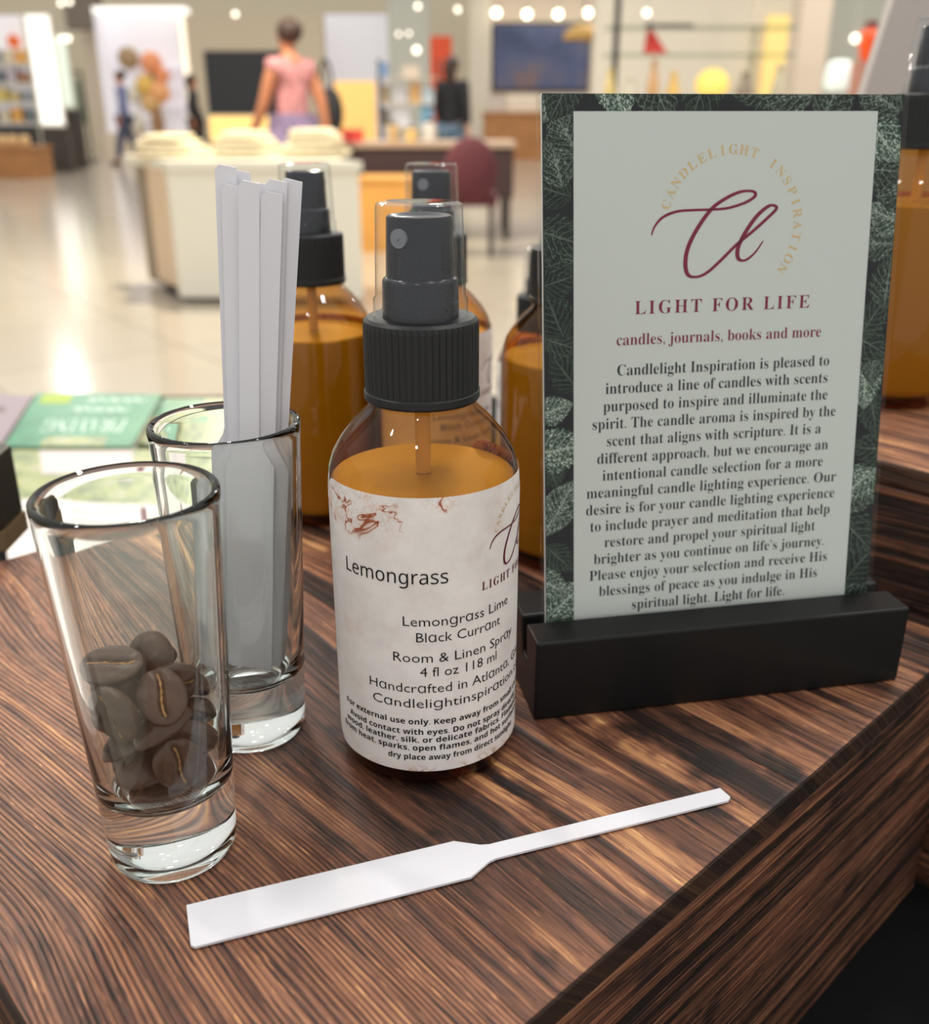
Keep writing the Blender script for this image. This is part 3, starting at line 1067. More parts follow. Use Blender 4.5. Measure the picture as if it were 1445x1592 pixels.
t = thing('burgundy_chair', (p.x, Yc, 0), 'burgundy upholstered tub chair in front of the tan cash desk', 'chair')
bm = bmesh.new()
ellipsoid(bm, (0, 0.05, 0.63), (0.2, 0.07, 0.24), 20, 12)
bm_obj('backrest', bm, M['burgundy'], t, True)
box('seat', -0.2, 0.2, 0.06, 0.5, 0.38, 0.47, M['burgundy'], t, 0.02)
for sx in (-0.16, 0.16):
    for sy in (0.1, 0.45):
        box('leg', sx - 0.015, sx + 0.015, sy - 0.015, sy + 0.015, 0, 0.38, M['dark'], t)

# --- cash desk and painting
Yd = on(790, 249, 0).y
p = at(800, 240, Yd)
t = thing('cash_desk', (p.x, Yd, 0), 'tan wooden cash desk on the floor beneath the blue painting', 'desk')
xl, xr = at(752, 210, Yd).x - p.x, at(930, 210, Yd).x - p.x
zt = at(800, 174, Yd).z
box('desk_front', xl, xr, 0, 0.8, 0, zt - 0.05, M['tan'], t)
box('desk_top', xl - 0.03, xr + 0.03, -0.04, 0.84, zt - 0.05, zt, M['tan'], t)
for (x0, x1, h, c, nm) in ((758, 785, 0.28, (206, 196, 186), 'grey cash register on the tan wooden cash desk'), (788, 838, 0.36, (232, 220, 200), 'cream box on the tan wooden cash desk'), (868, 905, 0.3, (150, 180, 226), 'pale blue box on the tan wooden cash desk')):
    q0, q1 = at(x0, 165, Yd + 0.2).x, at(x1, 165, Yd + 0.2).x
    g = thing('cash_register' if 'register' in nm else 'desk_box', ((q0 + q1) / 2, Yd + 0.2, zt), nm, 'box')
    w = (q1 - q0) / 2
    box('body', -w, w, 0, 0.3, 0, h * 0.75, colour(nm[:8], c), g)
    box('lid', -w * 0.96, w * 0.96, 0.03, 0.28, h * 0.75, h, colour(nm[:8], c), g)
Yp = 25.0
p = at(842, 88, Yp)
t = thing('painting', (p.x, Yp, p.z), 'large blue painting with brown blotches on the shop partition above the desk', 'painting')
xl, xr = at(769, 88, Yp).x - p.x, at(914, 88, Yp).x - p.x
zb, zt = at(842, 138, Yp).z - p.z, at(842, 39, Yp).z - p.z
mp = bpy.data.materials.new('blue_canvas')
n = N(mp)
tc = n.new('TexCoord')
f1 = n.noise(tc.outputs['Object'], 0.9, 3.0)
cc = n.ramp(f1, [(0.3, (52, 62, 96)), (0.5, (86, 98, 136)), (0.62, (112, 108, 126)), (0.72, (150, 110, 90))])
n.link(cc, n.b.inputs['Base Color'])
box('canvas', xl, xr, 0, 0.05, zb, zt, mp, t)
box('frame', xl - 0.06, xr + 0.06, 0.05, 0.1, zb - 0.06, zt + 0.06, M['dark'], t)
tag(pxbox('wall_partition', 764, 925, -60, 240, Yp + 0.1, 0.2, M['pillar'], floor=True), kind='structure')
for i, (px, py) in enumerate(((772, 20), (820, 22), (868, 22), (914, 20))):
    p = at(px, py, Yp - 0.25)
    t = thing('picture_lamp', (p.x, Yp - 0.25, p.z), ['first', 'second', 'third', 'fourth'][i] + ' picture lamp above the blue painting, counting from its left end', 'lamp', 'picture lamps')
    sphere('bulb', (0, 0, 0), (0.085, 0.085, 0.085), M['lamp'], t)
    box('arm', -0.03, 0.03, 0.12, 0.36, 0.05, 0.11, M['dark'], t)
q = at(908, 62, 20)
t = thing('hanging_lamp', (q.x, 20, q.z), 'wide gold shaded hanging lamp at the corner of the blue painting', 'lamp')
lathe('lamp_shade', smooth_prof([(0.38, 0.0), (0.36, 0.12), (0.22, 0.22), (0.05, 0.26)], 4), colour('gold_shade', (206, 164, 92)), t, 24)
box('cord', -0.01, 0.01, -0.01, 0.01, 0.26, 5.2 - q.z, M['dark'], t)
Yv = 15.0
q = at(642, 200, Yv)
t = thing('shop_shelf', (q.x, Yv, 0), 'open dark metal shop shelf behind the dark clothed table', 'shelf')
x0_, x1_ = at(590, 150, Yv).x - q.x, at(682, 150, Yv).x - q.x
zz_ = [at(640, y, Yv).z for y in (196, 160, 120)]
for sx in (x0_, x1_):
    for sy in (0.0, 0.4):
        box('post', sx - 0.015, sx + 0.015, sy - 0.015, sy + 0.015, 0, at(640, 92, Yv).z, M['dark'], t)
for z in zz_:
    box('shelf_board', x0_ + 0.016, x1_ - 0.016, 0.0, 0.4, z - 0.02, z, M['pillar'], t)
for (px, zi, w, h, c, nm) in ((600, 1, 0.06, 0.3, (176, 156, 128), 'brown'), (624, 0, 0.12, 0.32, (232, 232, 236), 'white'), (664, 0, 0.09, 0.36, (140, 190, 222), 'sky blue'), (646, 1, 0.08, 0.34, (214, 170, 110), 'gold'), (622, 1, 0.10, 0.30, (206, 204, 206), 'pale grey'), (666, 1, 0.08, 0.26, (190, 206, 214), 'ice blue'), (598, 2, 0.06, 0.24, (130, 160, 200), 'denim blue'), (640, 2, 0.12, 0.2, (216, 200, 180), 'beige'), (596, 0, 0.07, 0.3, (120, 110, 100), 'dark grey')):
    p = at(px, 150, Yv + 0.2)
    g = thing('gift_box', (p.x, Yv + 0.2, zz_[zi] + 0.0005), nm + ' carton on the ' + ('lowest', 'middle', 'top')[zi] + ' board of the open shop shelf', 'box', 'cartons on the shop shelf')
    h *= 0.78
    box('box_body', -w, w, -0.1, 0.1, 0, h * 0.8, colour(nm + '_carton', c), g)
    box('box_lid', -w * 1.03, w * 1.03, -0.103, 0.103, h * 0.8, h, colour(nm + '_carton', c), g)
# hanging and ceiling-height small lamps
for (px, py, Y, r, nm) in ((650, 10, 20, 0.07, 'small round lamp glowing on the grey-green pillar, highest of its cluster'), (712, 15, 22, 0.08, 'small round lamp between the grey-green pillar and the picture lamps'), (620, 53, 20, 0.05, 'small round lamp on the grey-green pillar, outer one of the pair'), (636, 52, 20, 0.05, 'small round lamp on the grey-green pillar, inner one of the pair'), (648, 78, 20.5, 0.10, 'largest round lamp of the grey-green pillar, under the pair'), (366, 22, 20, 0.07, 'small round lamp over the black screen'), (97, 60, 18, 0.07, 'round lamp near the pale green lit panel, outer of two'), (106, 60, 18.3, 0.07, 'round lamp near the pale green lit panel, inner of two'), (95, 5, 17.5, 0.06, 'round lamp under the dark soffit, outer of two'), (108, 3, 17.1, 0.06, 'round lamp under the dark soffit, inner of two'), (1330, 60, 12, 0.07, 'bright round lamp beside the orange-red vase'), (1006, 20, 13, 0.06, 'round lamp glowing above the red bag')):
    p = at(px, py, Y)
    t = thing('round_lamp', (p.x, Y, p.z), nm, 'lamp', 'small round lamps')
    r *= 0.6
    sphere('bulb', (0, 0, 0), (r, r, r), M['lamp_dim'], t)
    box('cord', -0.006, 0.006, -0.006, 0.006, r, 5.2 - p.z, M['grey_green'], t)

# --- glass shelving with lit goods to the right
Yg = 12.5
p = at(1090, 160, Yg)
t = thing('glass_display', (p.x, Yg, 0), 'wide glass shelf display with dark posts holding lamps and glassware', 'shelf')
xl, xr = at(945, 100, Yg).x - p.x, at(1235, 100, Yg).x - p.x
for px in (968, 1190):
    xx = at(px, 60, Yg).x - p.x
    box('post', xx - 0.035, xx + 0.035, 0.46, 0.53, 0, 3.0, M['dark'] if px < 1000 else M['pillar'], t)
M['shelf_glass'] = clear_shell('shelf_glass', (232, 240, 234), (150, 170, 158))
zsh = []
for y in (40, 83, 166):
    z = at(1090, y, Yg).z
    zsh.append(z)
    box('glass_board', xl, xr, 0, 0.45, z - 0.025, z, M['shelf_glass'], t)
box('front_rail', at(1002, 40, Yg).x - p.x, at(1078, 40, Yg).x - p.x, -0.02, 0.0, zsh[0] - 0.02, zsh[0] + 0.02, M['dark'], t)
box('base_cabinet', xl, xr, 0, 0.5, 0, 0.6, M['pillar'], t)
q = at(1022, 82, Yg)
b = thing('red_bag', (q.x, Yg + 0.2, zsh[1] + 0.002), 'red triangular bag on the middle glass shelf', 'bag')
bm = bmesh.new()
hgt = at(1022, 46, Yg).z - zsh[1]
vs = [bm.verts.new(v) for v in ((-0.12, -0.06, 0), (0.15, -0.06, 0), (0.15, 0.06, 0), (-0.12, 0.06, 0), (-0.10, -0.02, hgt), (-0.03, -0.02, hgt), (-0.03, 0.02, hgt), (-0.10, 0.02, hgt))]
for f in ((3, 2, 1, 0), (4, 5, 6, 7), (0, 1, 5, 4), (1, 2, 6, 5), (2, 3, 7, 6), (3, 0, 4, 7)):
    bm.faces.new([vs[i] for i in f])
bm_obj('bag_body', bm, colour('bag_red', (206, 52, 44)), b)
box('bag_handle', -0.075, -0.055, -0.01, 0.01, hgt, hgt + 0.1, M['dark'], b)
q = at(1113, 140, Yg)
b = thing('yellow_lamp', (q.x, Yg + 0.2, zsh[2] + 0.002), 'glowing yellow round table lamp on the lowest glass shelf', 'lamp')
lathe('lamp_base', [(0.0, 0.0), (0.1, 0.0), (0.08, 0.06), (0.0, 0.06)], M['tan'], b, 20)
sphere('lamp_shade', (0, 0, 0.24), (0.2, 0.18, 0.18), E_('yellow_glow', (250, 210, 110), 0.55), b)
for (px, w, h, c, nm) in ((952, 0.07, 0.22, (226, 200, 130), 'straw yellow'), (985, 0.08, 0.16, (216, 206, 186), 'cream'), (1020, 0.07, 0.27, (222, 170, 120), 'coral orange'), (1052, 0.08, 0.20, (240, 196, 110), 'golden'), (1165, 0.10, 0.2, (150, 134, 118), 'grey brown'), (1218, 0.08, 0.24, (206, 196, 170), 'pale sand')):
    q = at(px, 140, Yg)
    h *= 1.9
    b = thing('glass_vase', (q.x, Yg + 0.2, zsh[2] + 0.002), nm + ' vase standing on the lowest glass shelf', 'vase')
    lathe('vase_body', smooth_prof([(0.0, 0.0), (w * 0.8, 0.0), (w, h * 0.4), (w * 0.5, h * 0.8)], 4), colour(nm + '_vase', c, 0.2), b, 20)
    lathe('vase_neck', [(w * 0.5, h * 0.8), (w * 0.55, h)], colour(nm + '_vase', c, 0.2), b, 20)
pxthing('yellow_wall_panel', 1192, 1240, 24, 100, 16.2, 0.1, E_('yellow_wall_glow', (250, 222, 140), 0.35), 'tall yellow lit panel on the wall behind the glass shelf display', 'panel', True)  # a glowing yellow wall panel, not a display

# alcove past the pale pillar
q = at(1346, 110, 12.0)
t = thing('vase_stand', (q.x, 12.0, 0), 'dull pink stand carrying the orange-red vase', 'stand')
sh_ = at(1346, 95, 12).z
box('column', -0.13, 0.10, -0.1, 0.1, 0.05, sh_, colour('stand_pink', (196, 140, 122)), t)
box('base', -0.18, 0.16, -0.15, 0.15, 0, 0.05, colour('stand_pink', (196, 140, 122)), t)
t = thing('orange_vase', (q.x, 12.0, sh_ + 0.002), 'bright orange-red vase with dark neck on the dull pink stand', 'vase')
hv = at(1346, 46, 12).z - sh_
lathe('vase_body', smooth_prof([(0.0, 0.0), (0.07, 0.0), (0.10, hv * 0.4), (0.115, hv * 0.85), (0.07, hv)], 4), mat('vase_orange', (236, 88, 34), 0.35, emit=0.12, ecol=(236, 88, 34)), t, 24)
lathe('vase_neck', [(0.07, hv), (0.065, hv + 0.08), (0.0, hv + 0.08)], colour('vase_dark', (120, 44, 34)), t, 24)
q = at(1302, 140, 12.5)
t = thing('white_lantern', (q.x, 12.5, 0), 'white lantern on a post next to the pale pillar', 'lantern')
zl = at(1302, 140, 12.5).z
box('post', -0.03, 0.03, -0.03, 0.03, 0, zl, M['grey_green'], t)
lathe('lantern_shade', smooth_prof([(0.0, zl), (0.14, zl), (0.16, zl + 0.16), (0.12, zl + 0.3), (0.0, zl + 0.32)], 4), E_('lantern_white', (226, 236, 228), 0.5), t, 20)

# ------------------------------------------------------------------ the black-clothed table
tb_z = TZ - 0.109
t = thing('display_table', (0.1, 0.6, 0), 'long table under a black cloth carrying the wooden crates', 'table')
TBY = on(120, 614, tb_z).y - 0.6
bm = bmesh.new()
add_box(bm, -0.95, 1.05, -0.52, TBY, tb_z - 0.012, tb_z)
bm_obj('tabletop_cloth', bm, M['cloth'], t, bevel=0.004)
for nm_, b_ in (('cloth_drop', (-0.95, 1.05, -0.524, -0.512)), ('cloth_drop', (-0.95, 1.05, TBY - 0.01, TBY)), ('cloth_drop', (-0.95, -0.938, -0.51, TBY - 0.012)), ('cloth_drop', (1.038, 1.05, -0.51, TBY - 0.012))):
    box(nm_, b_[0], b_[1], b_[2], b_[3], 0.01, tb_z - 0.012, M['cloth'], t)

# ------------------------------------------------------------------ burned-wood crates
EA = math.radians(43.63)
ev, nv = Vector((math.cos(EA), math.sin(EA), 0)), Vector((-math.sin(EA), math.cos(EA), 0))


def crate(name, s0, s1, d0, d1, z0, z1, label, top, side, end, tk=0.0085):
    o = ev * s0 + nv * d0
    r = thing(name, (o.x, o.y, z0), label, 'crate', rz=EA)
    W, D, Hh = s1 - s0, d1 - d0, z1 - z0
    box('top_board', 0, W, 0, D, Hh - tk, Hh, top, r, 0.0012)
    g = 0.0008
    zt_ = Hh - tk - 0.0003
    box('side_panel', g, W - g, g, 0.014, 0, zt_, side, r, 0.0008)
    box('side_panel', g, W - g, D - 0.014, D - g, 0, zt_, side, r, 0.0008)
    box('end_panel', g, 0.014, 0.0142, D - 0.0142, 0, zt_, end, r, 0.0008)
    box('end_panel', W - 0.014, W - g, 0.0142, D - 0.0142, 0, zt_, end, r, 0.0008)
    return r


crate('wooden_crate', 0.033, 0.3206, 0.0902, 0.372, tb_z, TZ, 'burned wood display crate carrying the shot glasses, spray bottle and sign', M['wood_top'], M['wood_side'], M['wood_end'])
crate('wooden_crate', 0.3225, 0.56, 0.066, 0.236, tb_z, TZ + 0.05, 'taller burned wood crate behind the sign carrying one spray bottle', M['riser_top'], M['riser_side'], M['riser_side'])
o = crate('wooden_crate', -0.04, 0.04, -0.04, 0.04, tb_z, TZ - 0.05, 'low dark wood block on the black cloth under the hindmost spray bottle', M['riser_top'], M['riser_side'], M['riser_side'])
o.location = (0.0425, 0.545 - 0.05, tb_z)

# dark block at the far left edge of the crate
p = on(24, 866, TZ)
t = thing('wooden_block', (p.x - 0.0285, p.y + 0.016, TZ), 'dark upright wooden block beside the books at the crate corner', 'block', rz=math.radians(2))
mb_ = mat('dark_stained_wood', (40, 32, 24), 0.45, noise=0.5, nscale=60)
box('block_body', -0.022, 0.022, -0.011, 0.011, 0.008, 0.037, mb_, t, 0.001)
box('block_foot', -0.0225, 0.0225, -0.0115, 0.0115, 0.0, 0.008, colour('olive_brown_wood', (104, 84, 54)), t)

# ------------------------------------------------------------------ books on the cloth
def foliage_mat(name, rgbs, sc):
    m = bpy.data.materials.new(name)
    n = N(m)
    tc = n.new('TexCoord')
    f = n.noise(tc.outputs['Object'], sc, 4.0, 0.6)
    n.link(n.ramp(f, [(0.3, rgbs[0]), (0.45, rgbs[1]), (0.58, rgbs[2]), (0.72, rgbs[3])]), n.b.inputs['Base Color'])
    n.b.inputs['Roughness'].default_value = 0.35
    return m


M['foliage'] = foliage_mat('foliage_print', [(70, 84, 64), (128, 140, 98), (160, 166, 104), (170, 164, 158)], 55)
M['book_green'] = foliage_mat('green_cover', [(44, 116, 84), (56, 132, 96), (62, 138, 100), (84, 150, 112)], 26)
M['paper'] = mat('book_paper', (226, 218, 212), 0.6)


def quad_book(name, corners, z0, th, m, label, cat='book', inner=True):
    """a closed book given by its four top corners (near-left, near-right, far-right, far-left)"""
    c = sum(corners, Vector()) / 4
    r = thing(name, (c.x, c.y, z0), label, cat)
    q = [Vector((p.x - c.x, p.y - c.y, 0)) for p in corners]

    def slab(nm, k, za, zb, mm):
        bm = bmesh.new()
        lo = [bm.verts.new((v.x * k, v.y * k, za)) for v in q]
        hi = [bm.verts.new((v.x * k, v.y * k, zb)) for v in q]
        bm.faces.new(hi)
        bm.faces.new(lo[::-1])
        for i in range(4):
            j = (i + 1) % 4
            bm.faces.new((lo[i], lo[j], hi[j], hi[i]))
        return bm_obj(nm, bm, mm, r)
    slab('back_cover', 1.0, 0, 0.0015, m)
    slab('page_block', 0.97, 0.0016, th - 0.0016, M['paper'])
    slab('front_cover', 1.0, th - 0.0015, th, m)
    return r, q


z1 = tb_z + 0.012
rg, qg = quad_book('green_book', [on(6, 694, z1), on(204, 694, z1), on(252, 613, z1), on(58, 611, z1)], tb_z, 0.012, M['book_green'], 'green covered book lying upside down on the black cloth beyond the glasses')
z2 = tb_z + 0.010
rb, qb = quad_book('leaflet_stack', [on(14, 880, z2), on(330, 880, z2), on(318, 699, z2), on(-12, 699, z2)], tb_z, 0.010, M['paper'], 'white leaflet booklet with a leafy green band lying behind the two shot glasses', 'booklet')


def patch(name, parent, q, u0, u1, v0, v1, z, m):
    """flat printed patch on a quad book cover; u along near edge, v towards the far edge"""
    def P(u, v):
        a = q[0].lerp(q[1], u)
        b = q[3].lerp(q[2], u)
        return a.lerp(b, v)
    bm = bmesh.new()
    vs = [bm.verts.new((P(u, v).x, P(u, v).y, z)) for (u, v) in ((u0, v0), (u1, v0), (u1, v1), (u0, v1))]
    bm.faces.new(vs)
    return bm_obj(name, bm, m, parent)


rd, qd = quad_book('leaflet', [on(206, 690, tb_z + 0.004), on(420, 690, tb_z + 0.004), on(410, 619, tb_z + 0.004), on(256, 619, tb_z + 0.004)], tb_z, 0.004, M['foliage'], 'dark leafy leaflet lying past the glass of paper strips', 'leaflet')
patch('green_block', rd, qd, 0.0, 0.42, 0.55, 0.97, 0.0041, M['book_green'])
patch('leafy_band', rb, qb, 0.0, 1.0, 0.50, 1.0, 0.0101, M['foliage'])
patch('pink_band', rb, qb, 0.22, 0.66, 0.74, 0.985, 0.0102, colour('pink_grey_print', (206, 192, 192)))
patch('maroon_mark', rb, qb, 0.69, 0.73, 0.22, 0.47, 0.0102, colour('maroon_print', (112, 62, 72)))
patch('yellow_flowers', rg, qg, 0.06, 0.30, 0.78, 0.98, 0.0121, colour('yellow_green_print', (160, 182, 74)))
patch('moss_band', rg, qg, 0.28, 0.78, 0.0, 0.16, 0.0121, M['foliage'])


def on_quad(q, z):
    def fn(x, y):
        a = q[0].lerp(q[1], x)
        b = q[3].lerp(q[2], x)
        p = a.lerp(b, y)
        return (p.x, p.y, z)
    return fn


# title stands upside down as seen from here
pr = Print(on_quad(qg, 0.0123))
vs, fs = text_geo(styled('PRAYING', SERIF), 1.0)
xs = [v[0] for v in vs]
ys = [v[1] for v in vs]
kx = 0.66 / (max(xs) - min(xs))
ky = 0.24 / (max(ys) - min(ys))
pr.add([(0.86 - (v[0] - min(xs)) * kx, 0.47 - (v[1] - min(ys)) * ky) for v in vs], fs)
for (y, x0, x1) in ((0.66, 0.36, 0.82), (0.86, 0.42, 0.92)):
    pts = [(x0 + (x1 - x0) * i / 14, y + 0.05 * math.sin(i * 2.4)) for i in range(15)]
    pr.ribbon(pts, 0.035)
pr.build('title_lettering', colour('pale_green_ink', (190, 214, 198)), rg)
pr = Print(on_quad(qb, 0.0104))
for j in range(5):
    y = 0.40 - j * 0.075
    pr.ribbon([(0.14 + 0.5 * i / 16, y + 0.006 * math.sin(i * 2.1 + j)) for i in range(17)], 0.006)
pr.build('small_print', colour('grey_ink', (170, 164, 162)), rb)
# pale magazine further out
z3 = tb_z + 0.006
rm, qm = quad_book('magazine', [on(-60, 690, z3), on(2, 690, z3), on(52, 615, z3), on(-60, 612, z3)], tb_z, 0.006, colour('mauve_cover', (150, 136, 142)), 'mauve grey magazine lying beside the green covered book', 'magazine')
patch('dark_stripe', rm, qm, 0.0, 0.7, 0.62, 0.72, 0.0062, colour('stripe_brown', (110, 90, 88)))

rs, qs = quad_book('bounce_sheet', [Vector((-0.62, 0.16, 0)), Vector((-0.27, 0.12, 0)), Vector((-0.30, 0.50, 0)), Vector((-0.64, 0.52, 0))], tb_z, 0.008, M['paper'], 'added out-of-view white sheet left of the crate, brightening the glass edges', 'paper')  # added outside the view so the shot glass edges pick up white
# ------------------------------------------------------------------ spray bottles
RB = 0.0238
BODY = [(0.0, 0.0022), (0.016, 0.0020), (0.0195, 0.0), (0.0215, 0.0004), (0.0232, 0.0022), (RB, 0.0055), (RB, 0.0300), (RB, 0.0740), (RB - 0.0001, 0.0770), (0.0232, 0.0808), (0.0221, 0.0842), (0.0198, 0.0880), (0.0163, 0.0922), (0.0134, 0.0949), (0.0119, 0.0970), (0.0115, 0.0990), (0.0115, 0.1080)]
LIQ_R = RB - 0.0009
R_LAB = RB + 0.00022


def bottle(loc, rz, label):
    r = thing('spray_bottle', loc, label, 'bottle', rz=rz)
    lathe('glass_body', BODY, M['amber'], r, 72)
    lathe('liquid', [(0.0, 0.004), (0.0195, 0.004), (LIQ_R - 0.001, 0.0055), (LIQ_R, 0.008), (LIQ_R, 0.0772), (LIQ_R - 0.0006, 0.0778), (0.0, 0.0778)], M['liquid'], r, 64)
    lathe('dip_tube', [(0.0019, 0.0779), (0.0019, 0.1075)], M['tube'], r, 16)
    # ribbed collar
    bm = bmesh.new()
    n = 156
    prof = [(0.0, 0.1163, 0), (0.0110, 0.1164, 0), (0.0126, 0.1165, 0), (0.0134, 0.1158, 0), (0.01365, 0.1146, 1), (0.01365, 0.0995, 1), (0.01365, 0.0993, 0), (0.0139, 0.0991, 0), (0.0139, 0.0976, 0), (0.0136, 0.0970, 0), (0.0120, 0.0970, 0)]
    rows = []
    for (rr, z, rib) in prof:
        row = []
        for i in range(n):
            q = rr - (0.00030 if (rib and i % 3 == 2) else 0)
            row.append(bm.verts.new((q * math.cos(2 * PI * i / n), q * math.sin(2 * PI * i / n), z)))
        rows.append(row)
    for a_, b_ in zip(rows, rows[1:]):
        for i in range(n):
            j = (i + 1) % n
            bm.faces.new((a_[i], a_[j], b_[j], b_[i]))
    bm_obj('collar', bm, M['black_plastic'], r)
    # sprayer button, two tiers, slightly dished top
    hd = lathe('sprayer_head', [(0.0, 0.1386), (0.0054, 0.1386), (0.0064, 0.1391), (0.0072, 0.1391), (0.0075, 0.1386), (0.0079, 0.1256), (0.0086, 0.1251), (0.0088, 0.1245), (0.0090, 0.1165), (0.0, 0.1165)], M['spray'], r, 48)
    a = math.radians(-90 - 36)
    bm = bmesh.new()
    d = Vector((math.cos(a), math.sin(a), 0))
    bmesh.ops.create_cone(bm, cap_ends=True, segments=28, radius1=0.0021, radius2=0.0021, depth=0.0012,
                          matrix=Matrix.Translation(d * 0.0075 + Vector((0, 0, 0.1347))) @ d.to_track_quat('Z', 'Y').to_matrix().to_4x4())
    bmesh.ops.create_cone(bm, cap_ends=True, segments=12, radius1=0.0004, radius2=0.0003, depth=0.0006,
                          matrix=Matrix.Translation(d * 0.0083 + Vector((0, 0, 0.1347))) @ d.to_track_quat('Z', 'Y').to_matrix().to_4x4())
    tag(bm_obj('nozzle', bm, M['nozzle'], hd, False), 'round grey nozzle')
    lathe('overcap', [(0.0109, 0.1166), (0.0111, 0.1168), (0.0110, 0.1205), (0.0107, 0.1210), (0.0105, 0.1213), (0.0099, 0.1408), (0.0097, 0.1416), (0.0090, 0.1419), (0.0, 0.1416)], M['clear_cap'], r, 56)
    return r


def lab(s, z):
    th = -PI / 2 + s / (R_LAB * 1000)
    rr = R_LAB + 0.00012
    return (rr * math.cos(th), rr * math.sin(th), z / 1000)


def add_label(r, texts=True, sa=-31.5, sb=62.0, z0=5.6, z1=80.0, rc=4.5):
    # columns, denser at the rounded corners
    ss = []
    k = 0.0
    for i in range(9):
        ss.append(sa + rc * (1 - math.cos(PI / 2 * i / 8)))
    m_ = 60
    for i in range(1, m_):
        ss.append(sa + rc + (sb - sa - 2 * rc) * i / m_)
    for i in range(9):
        ss.append(sb - rc + rc * math.sin(PI / 2 * i / 8))
    vs, fs, uvs = [], [], []
    nz = 12
    for s in ss:
        dx = max(sa + rc - s, s - (sb - rc), 0)
        cut = rc - math.sqrt(max(rc * rc - dx * dx, 0))
        for j in range(nz + 1):
            z = z0 + cut + (z1 - z0 - 2 * cut) * j / nz
            th = -PI / 2 + s / (R_LAB * 1000)
            rr = R_LAB if z < 77 else R_LAB - 0.0001 - (z - 77) * 0.00009
            vs.append((rr * math.cos(th), rr * math.sin(th), z / 1000))
            uvs.append((s, z))
    for i in range(len(ss) - 1):
        for j in range(nz):
            a = i * (nz + 1) + j
            fs.append((a, a + nz + 1, a + nz + 2, a + 1))
    me = bpy.data.meshes.new('label')
    me.from_pydata(vs, [], fs)
    uv = me.uv_layers.new(name='UVMap')
    for lp in me.loops:
        uv.data[lp.index].uv = uvs[lp.vertex_index]
    o = me_obj('label', me, M['label'], r, True)
    o['label'] = 'white marbled paper label'
    if not texts:
        return o
    pk = Print(lab)
    pk.line(styled('Lemongrass', SANS), -21.6, 5.4, 58.55, 5.1, -0.002)
    G = lambda s: styled(s, None, True)
    pk.line(G('Lemongrass Lime'), -5.55, 24.1, 47.4, 3.75, -0.006)
    pk.line(G('Black Currant'), -2.4, 20.7, 43.1, 3.75, -0.006)
    pk.line(G('Room & Linen Spray'), -8.2, 26.8, 37.5, 3.75, -0.006)
    pk.line(G('4 fl oz 118 ml'), -1.65, 19.5, 33.55, 3.75, -0.006)
    pk.line(G('Handcrafted in Atlanta, GA'), -15.1, 32.6, 28.95, 3.75, -0.006)
    pk.line(G('Candlelightinspiration.com'), -14.3, 37.0, 24.6, 3.75, -0.006)
    for (s_, a, b, z) in (('For external use only. Keep away from small children.', -24.7, 38.6, 19.75), ('Avoid contact with eyes. Do not spray directly onto', -23.3, 37.2, 16.75), ('wood, leather, silk, or delicate fabrics. Flammable. Keep', -25.1, 43.0, 14.4), ('from heat, sparks, open flames, and hot surfaces. Store in', -26.6, 43.0, 12.0), ('dry place away from direct sunlight.', -10.4, 28.5, 9.2)):
        pk.line(styled(s_, SANSBOLD), a, b, z, 2.25, -0.002)
    pk.build('black_lettering', M['label_ink'], o)
    pm = Print(lab)
    pm.line(styled('LIGHT FOR LIFE', SERIF), 14.3, 42.6, 54.5, 3.3, -0.006, 1.25)
    k = 0.548
    f = lambda p: (14.3 + (p[0] - 25.5) * k, 54.4 + (p[1] - 85.5) * k - 0.9)
    pm.ribbon([f(p) for p in LOGO], 0.62)
    pm.build('maroon_lettering', M['label_maroon'], o)
    pg = Print(lab)
    pg.arc('CANDLELIGHT INSPIRATION', f((52.6, 108.2)), 18.5 * k, 163, -37, 1.9, -0.006, SERIF)
    pg.build('gold_lettering', M['gold'], o)
    return o


main = bottle((-0.0102, 0.22907, TZ + 0.0002), math.radians(2.55), 'amber spray bottle with marbled Lemongrass label at the front of the crate, beside the sign')
ml = add_label(main)


def bottle_copy(loc, rz, label):
    c = copy_tree(main)
    c.location = loc
    c.rotation_euler = (0, 0, rz)
    c['label'] = label
    c['group'] = 'spray bottles standing behind'
    return c


bottle_copy((-0.0613, 0.397, TZ + 0.0002), math.radians(168), 'amber spray bottle standing behind the glass of white paper strips')
bottle_copy((-0.0127, 0.3956, TZ + 0.0002), math.radians(14), 'amber spray bottle mostly hidden straight behind the Lemongrass bottle')
bottle_copy((0.0372, 0.3540, TZ + 0.0002), math.radians(83), 'amber spray bottle half hidden behind the edge of the printed sign')
bottle_copy((0.0425, 0.5450, TZ - 0.0498), math.radians(200), 'hindmost amber spray bottle, only its cap showing behind another bottle')
bottle_copy((0.1755, 0.3990, TZ + 0.0502), math.radians(170), 'amber spray bottle standing on the taller crate behind the sign')

# ------------------------------------------------------------------ shot glasses
GLASS = [(0.0, 0.0009), (0.0110, 0.0009), (0.0126, 0.0001), (0.0138, 0.0003), (0.0144, 0.0014), (0.01465, 0.004), (0.0156, 0.0250), (0.0166, 0.0450), (0.0186, 0.0865), (0.0188, 0.0880), (0.01875, 0.0890), (0.0183, 0.0895), (0.0177, 0.0896), (0.0171, 0.0892), (0.0168, 0.0880), (0.0166, 0.0860),
         (0.0146, 0.0450), (0.0130, 0.0250), (0.0125, 0.0205), (0.0115, 0.0184), (0.0094, 0.0174), (0.0, 0.0171)]


def shot_glass(loc, label):
    r = thing('shot_glass', loc, label, 'glass')
    lathe('glass_body', GLASS, M['glass'], r, 96)
    sharp(kids(r)[0].data, 75)
    return r


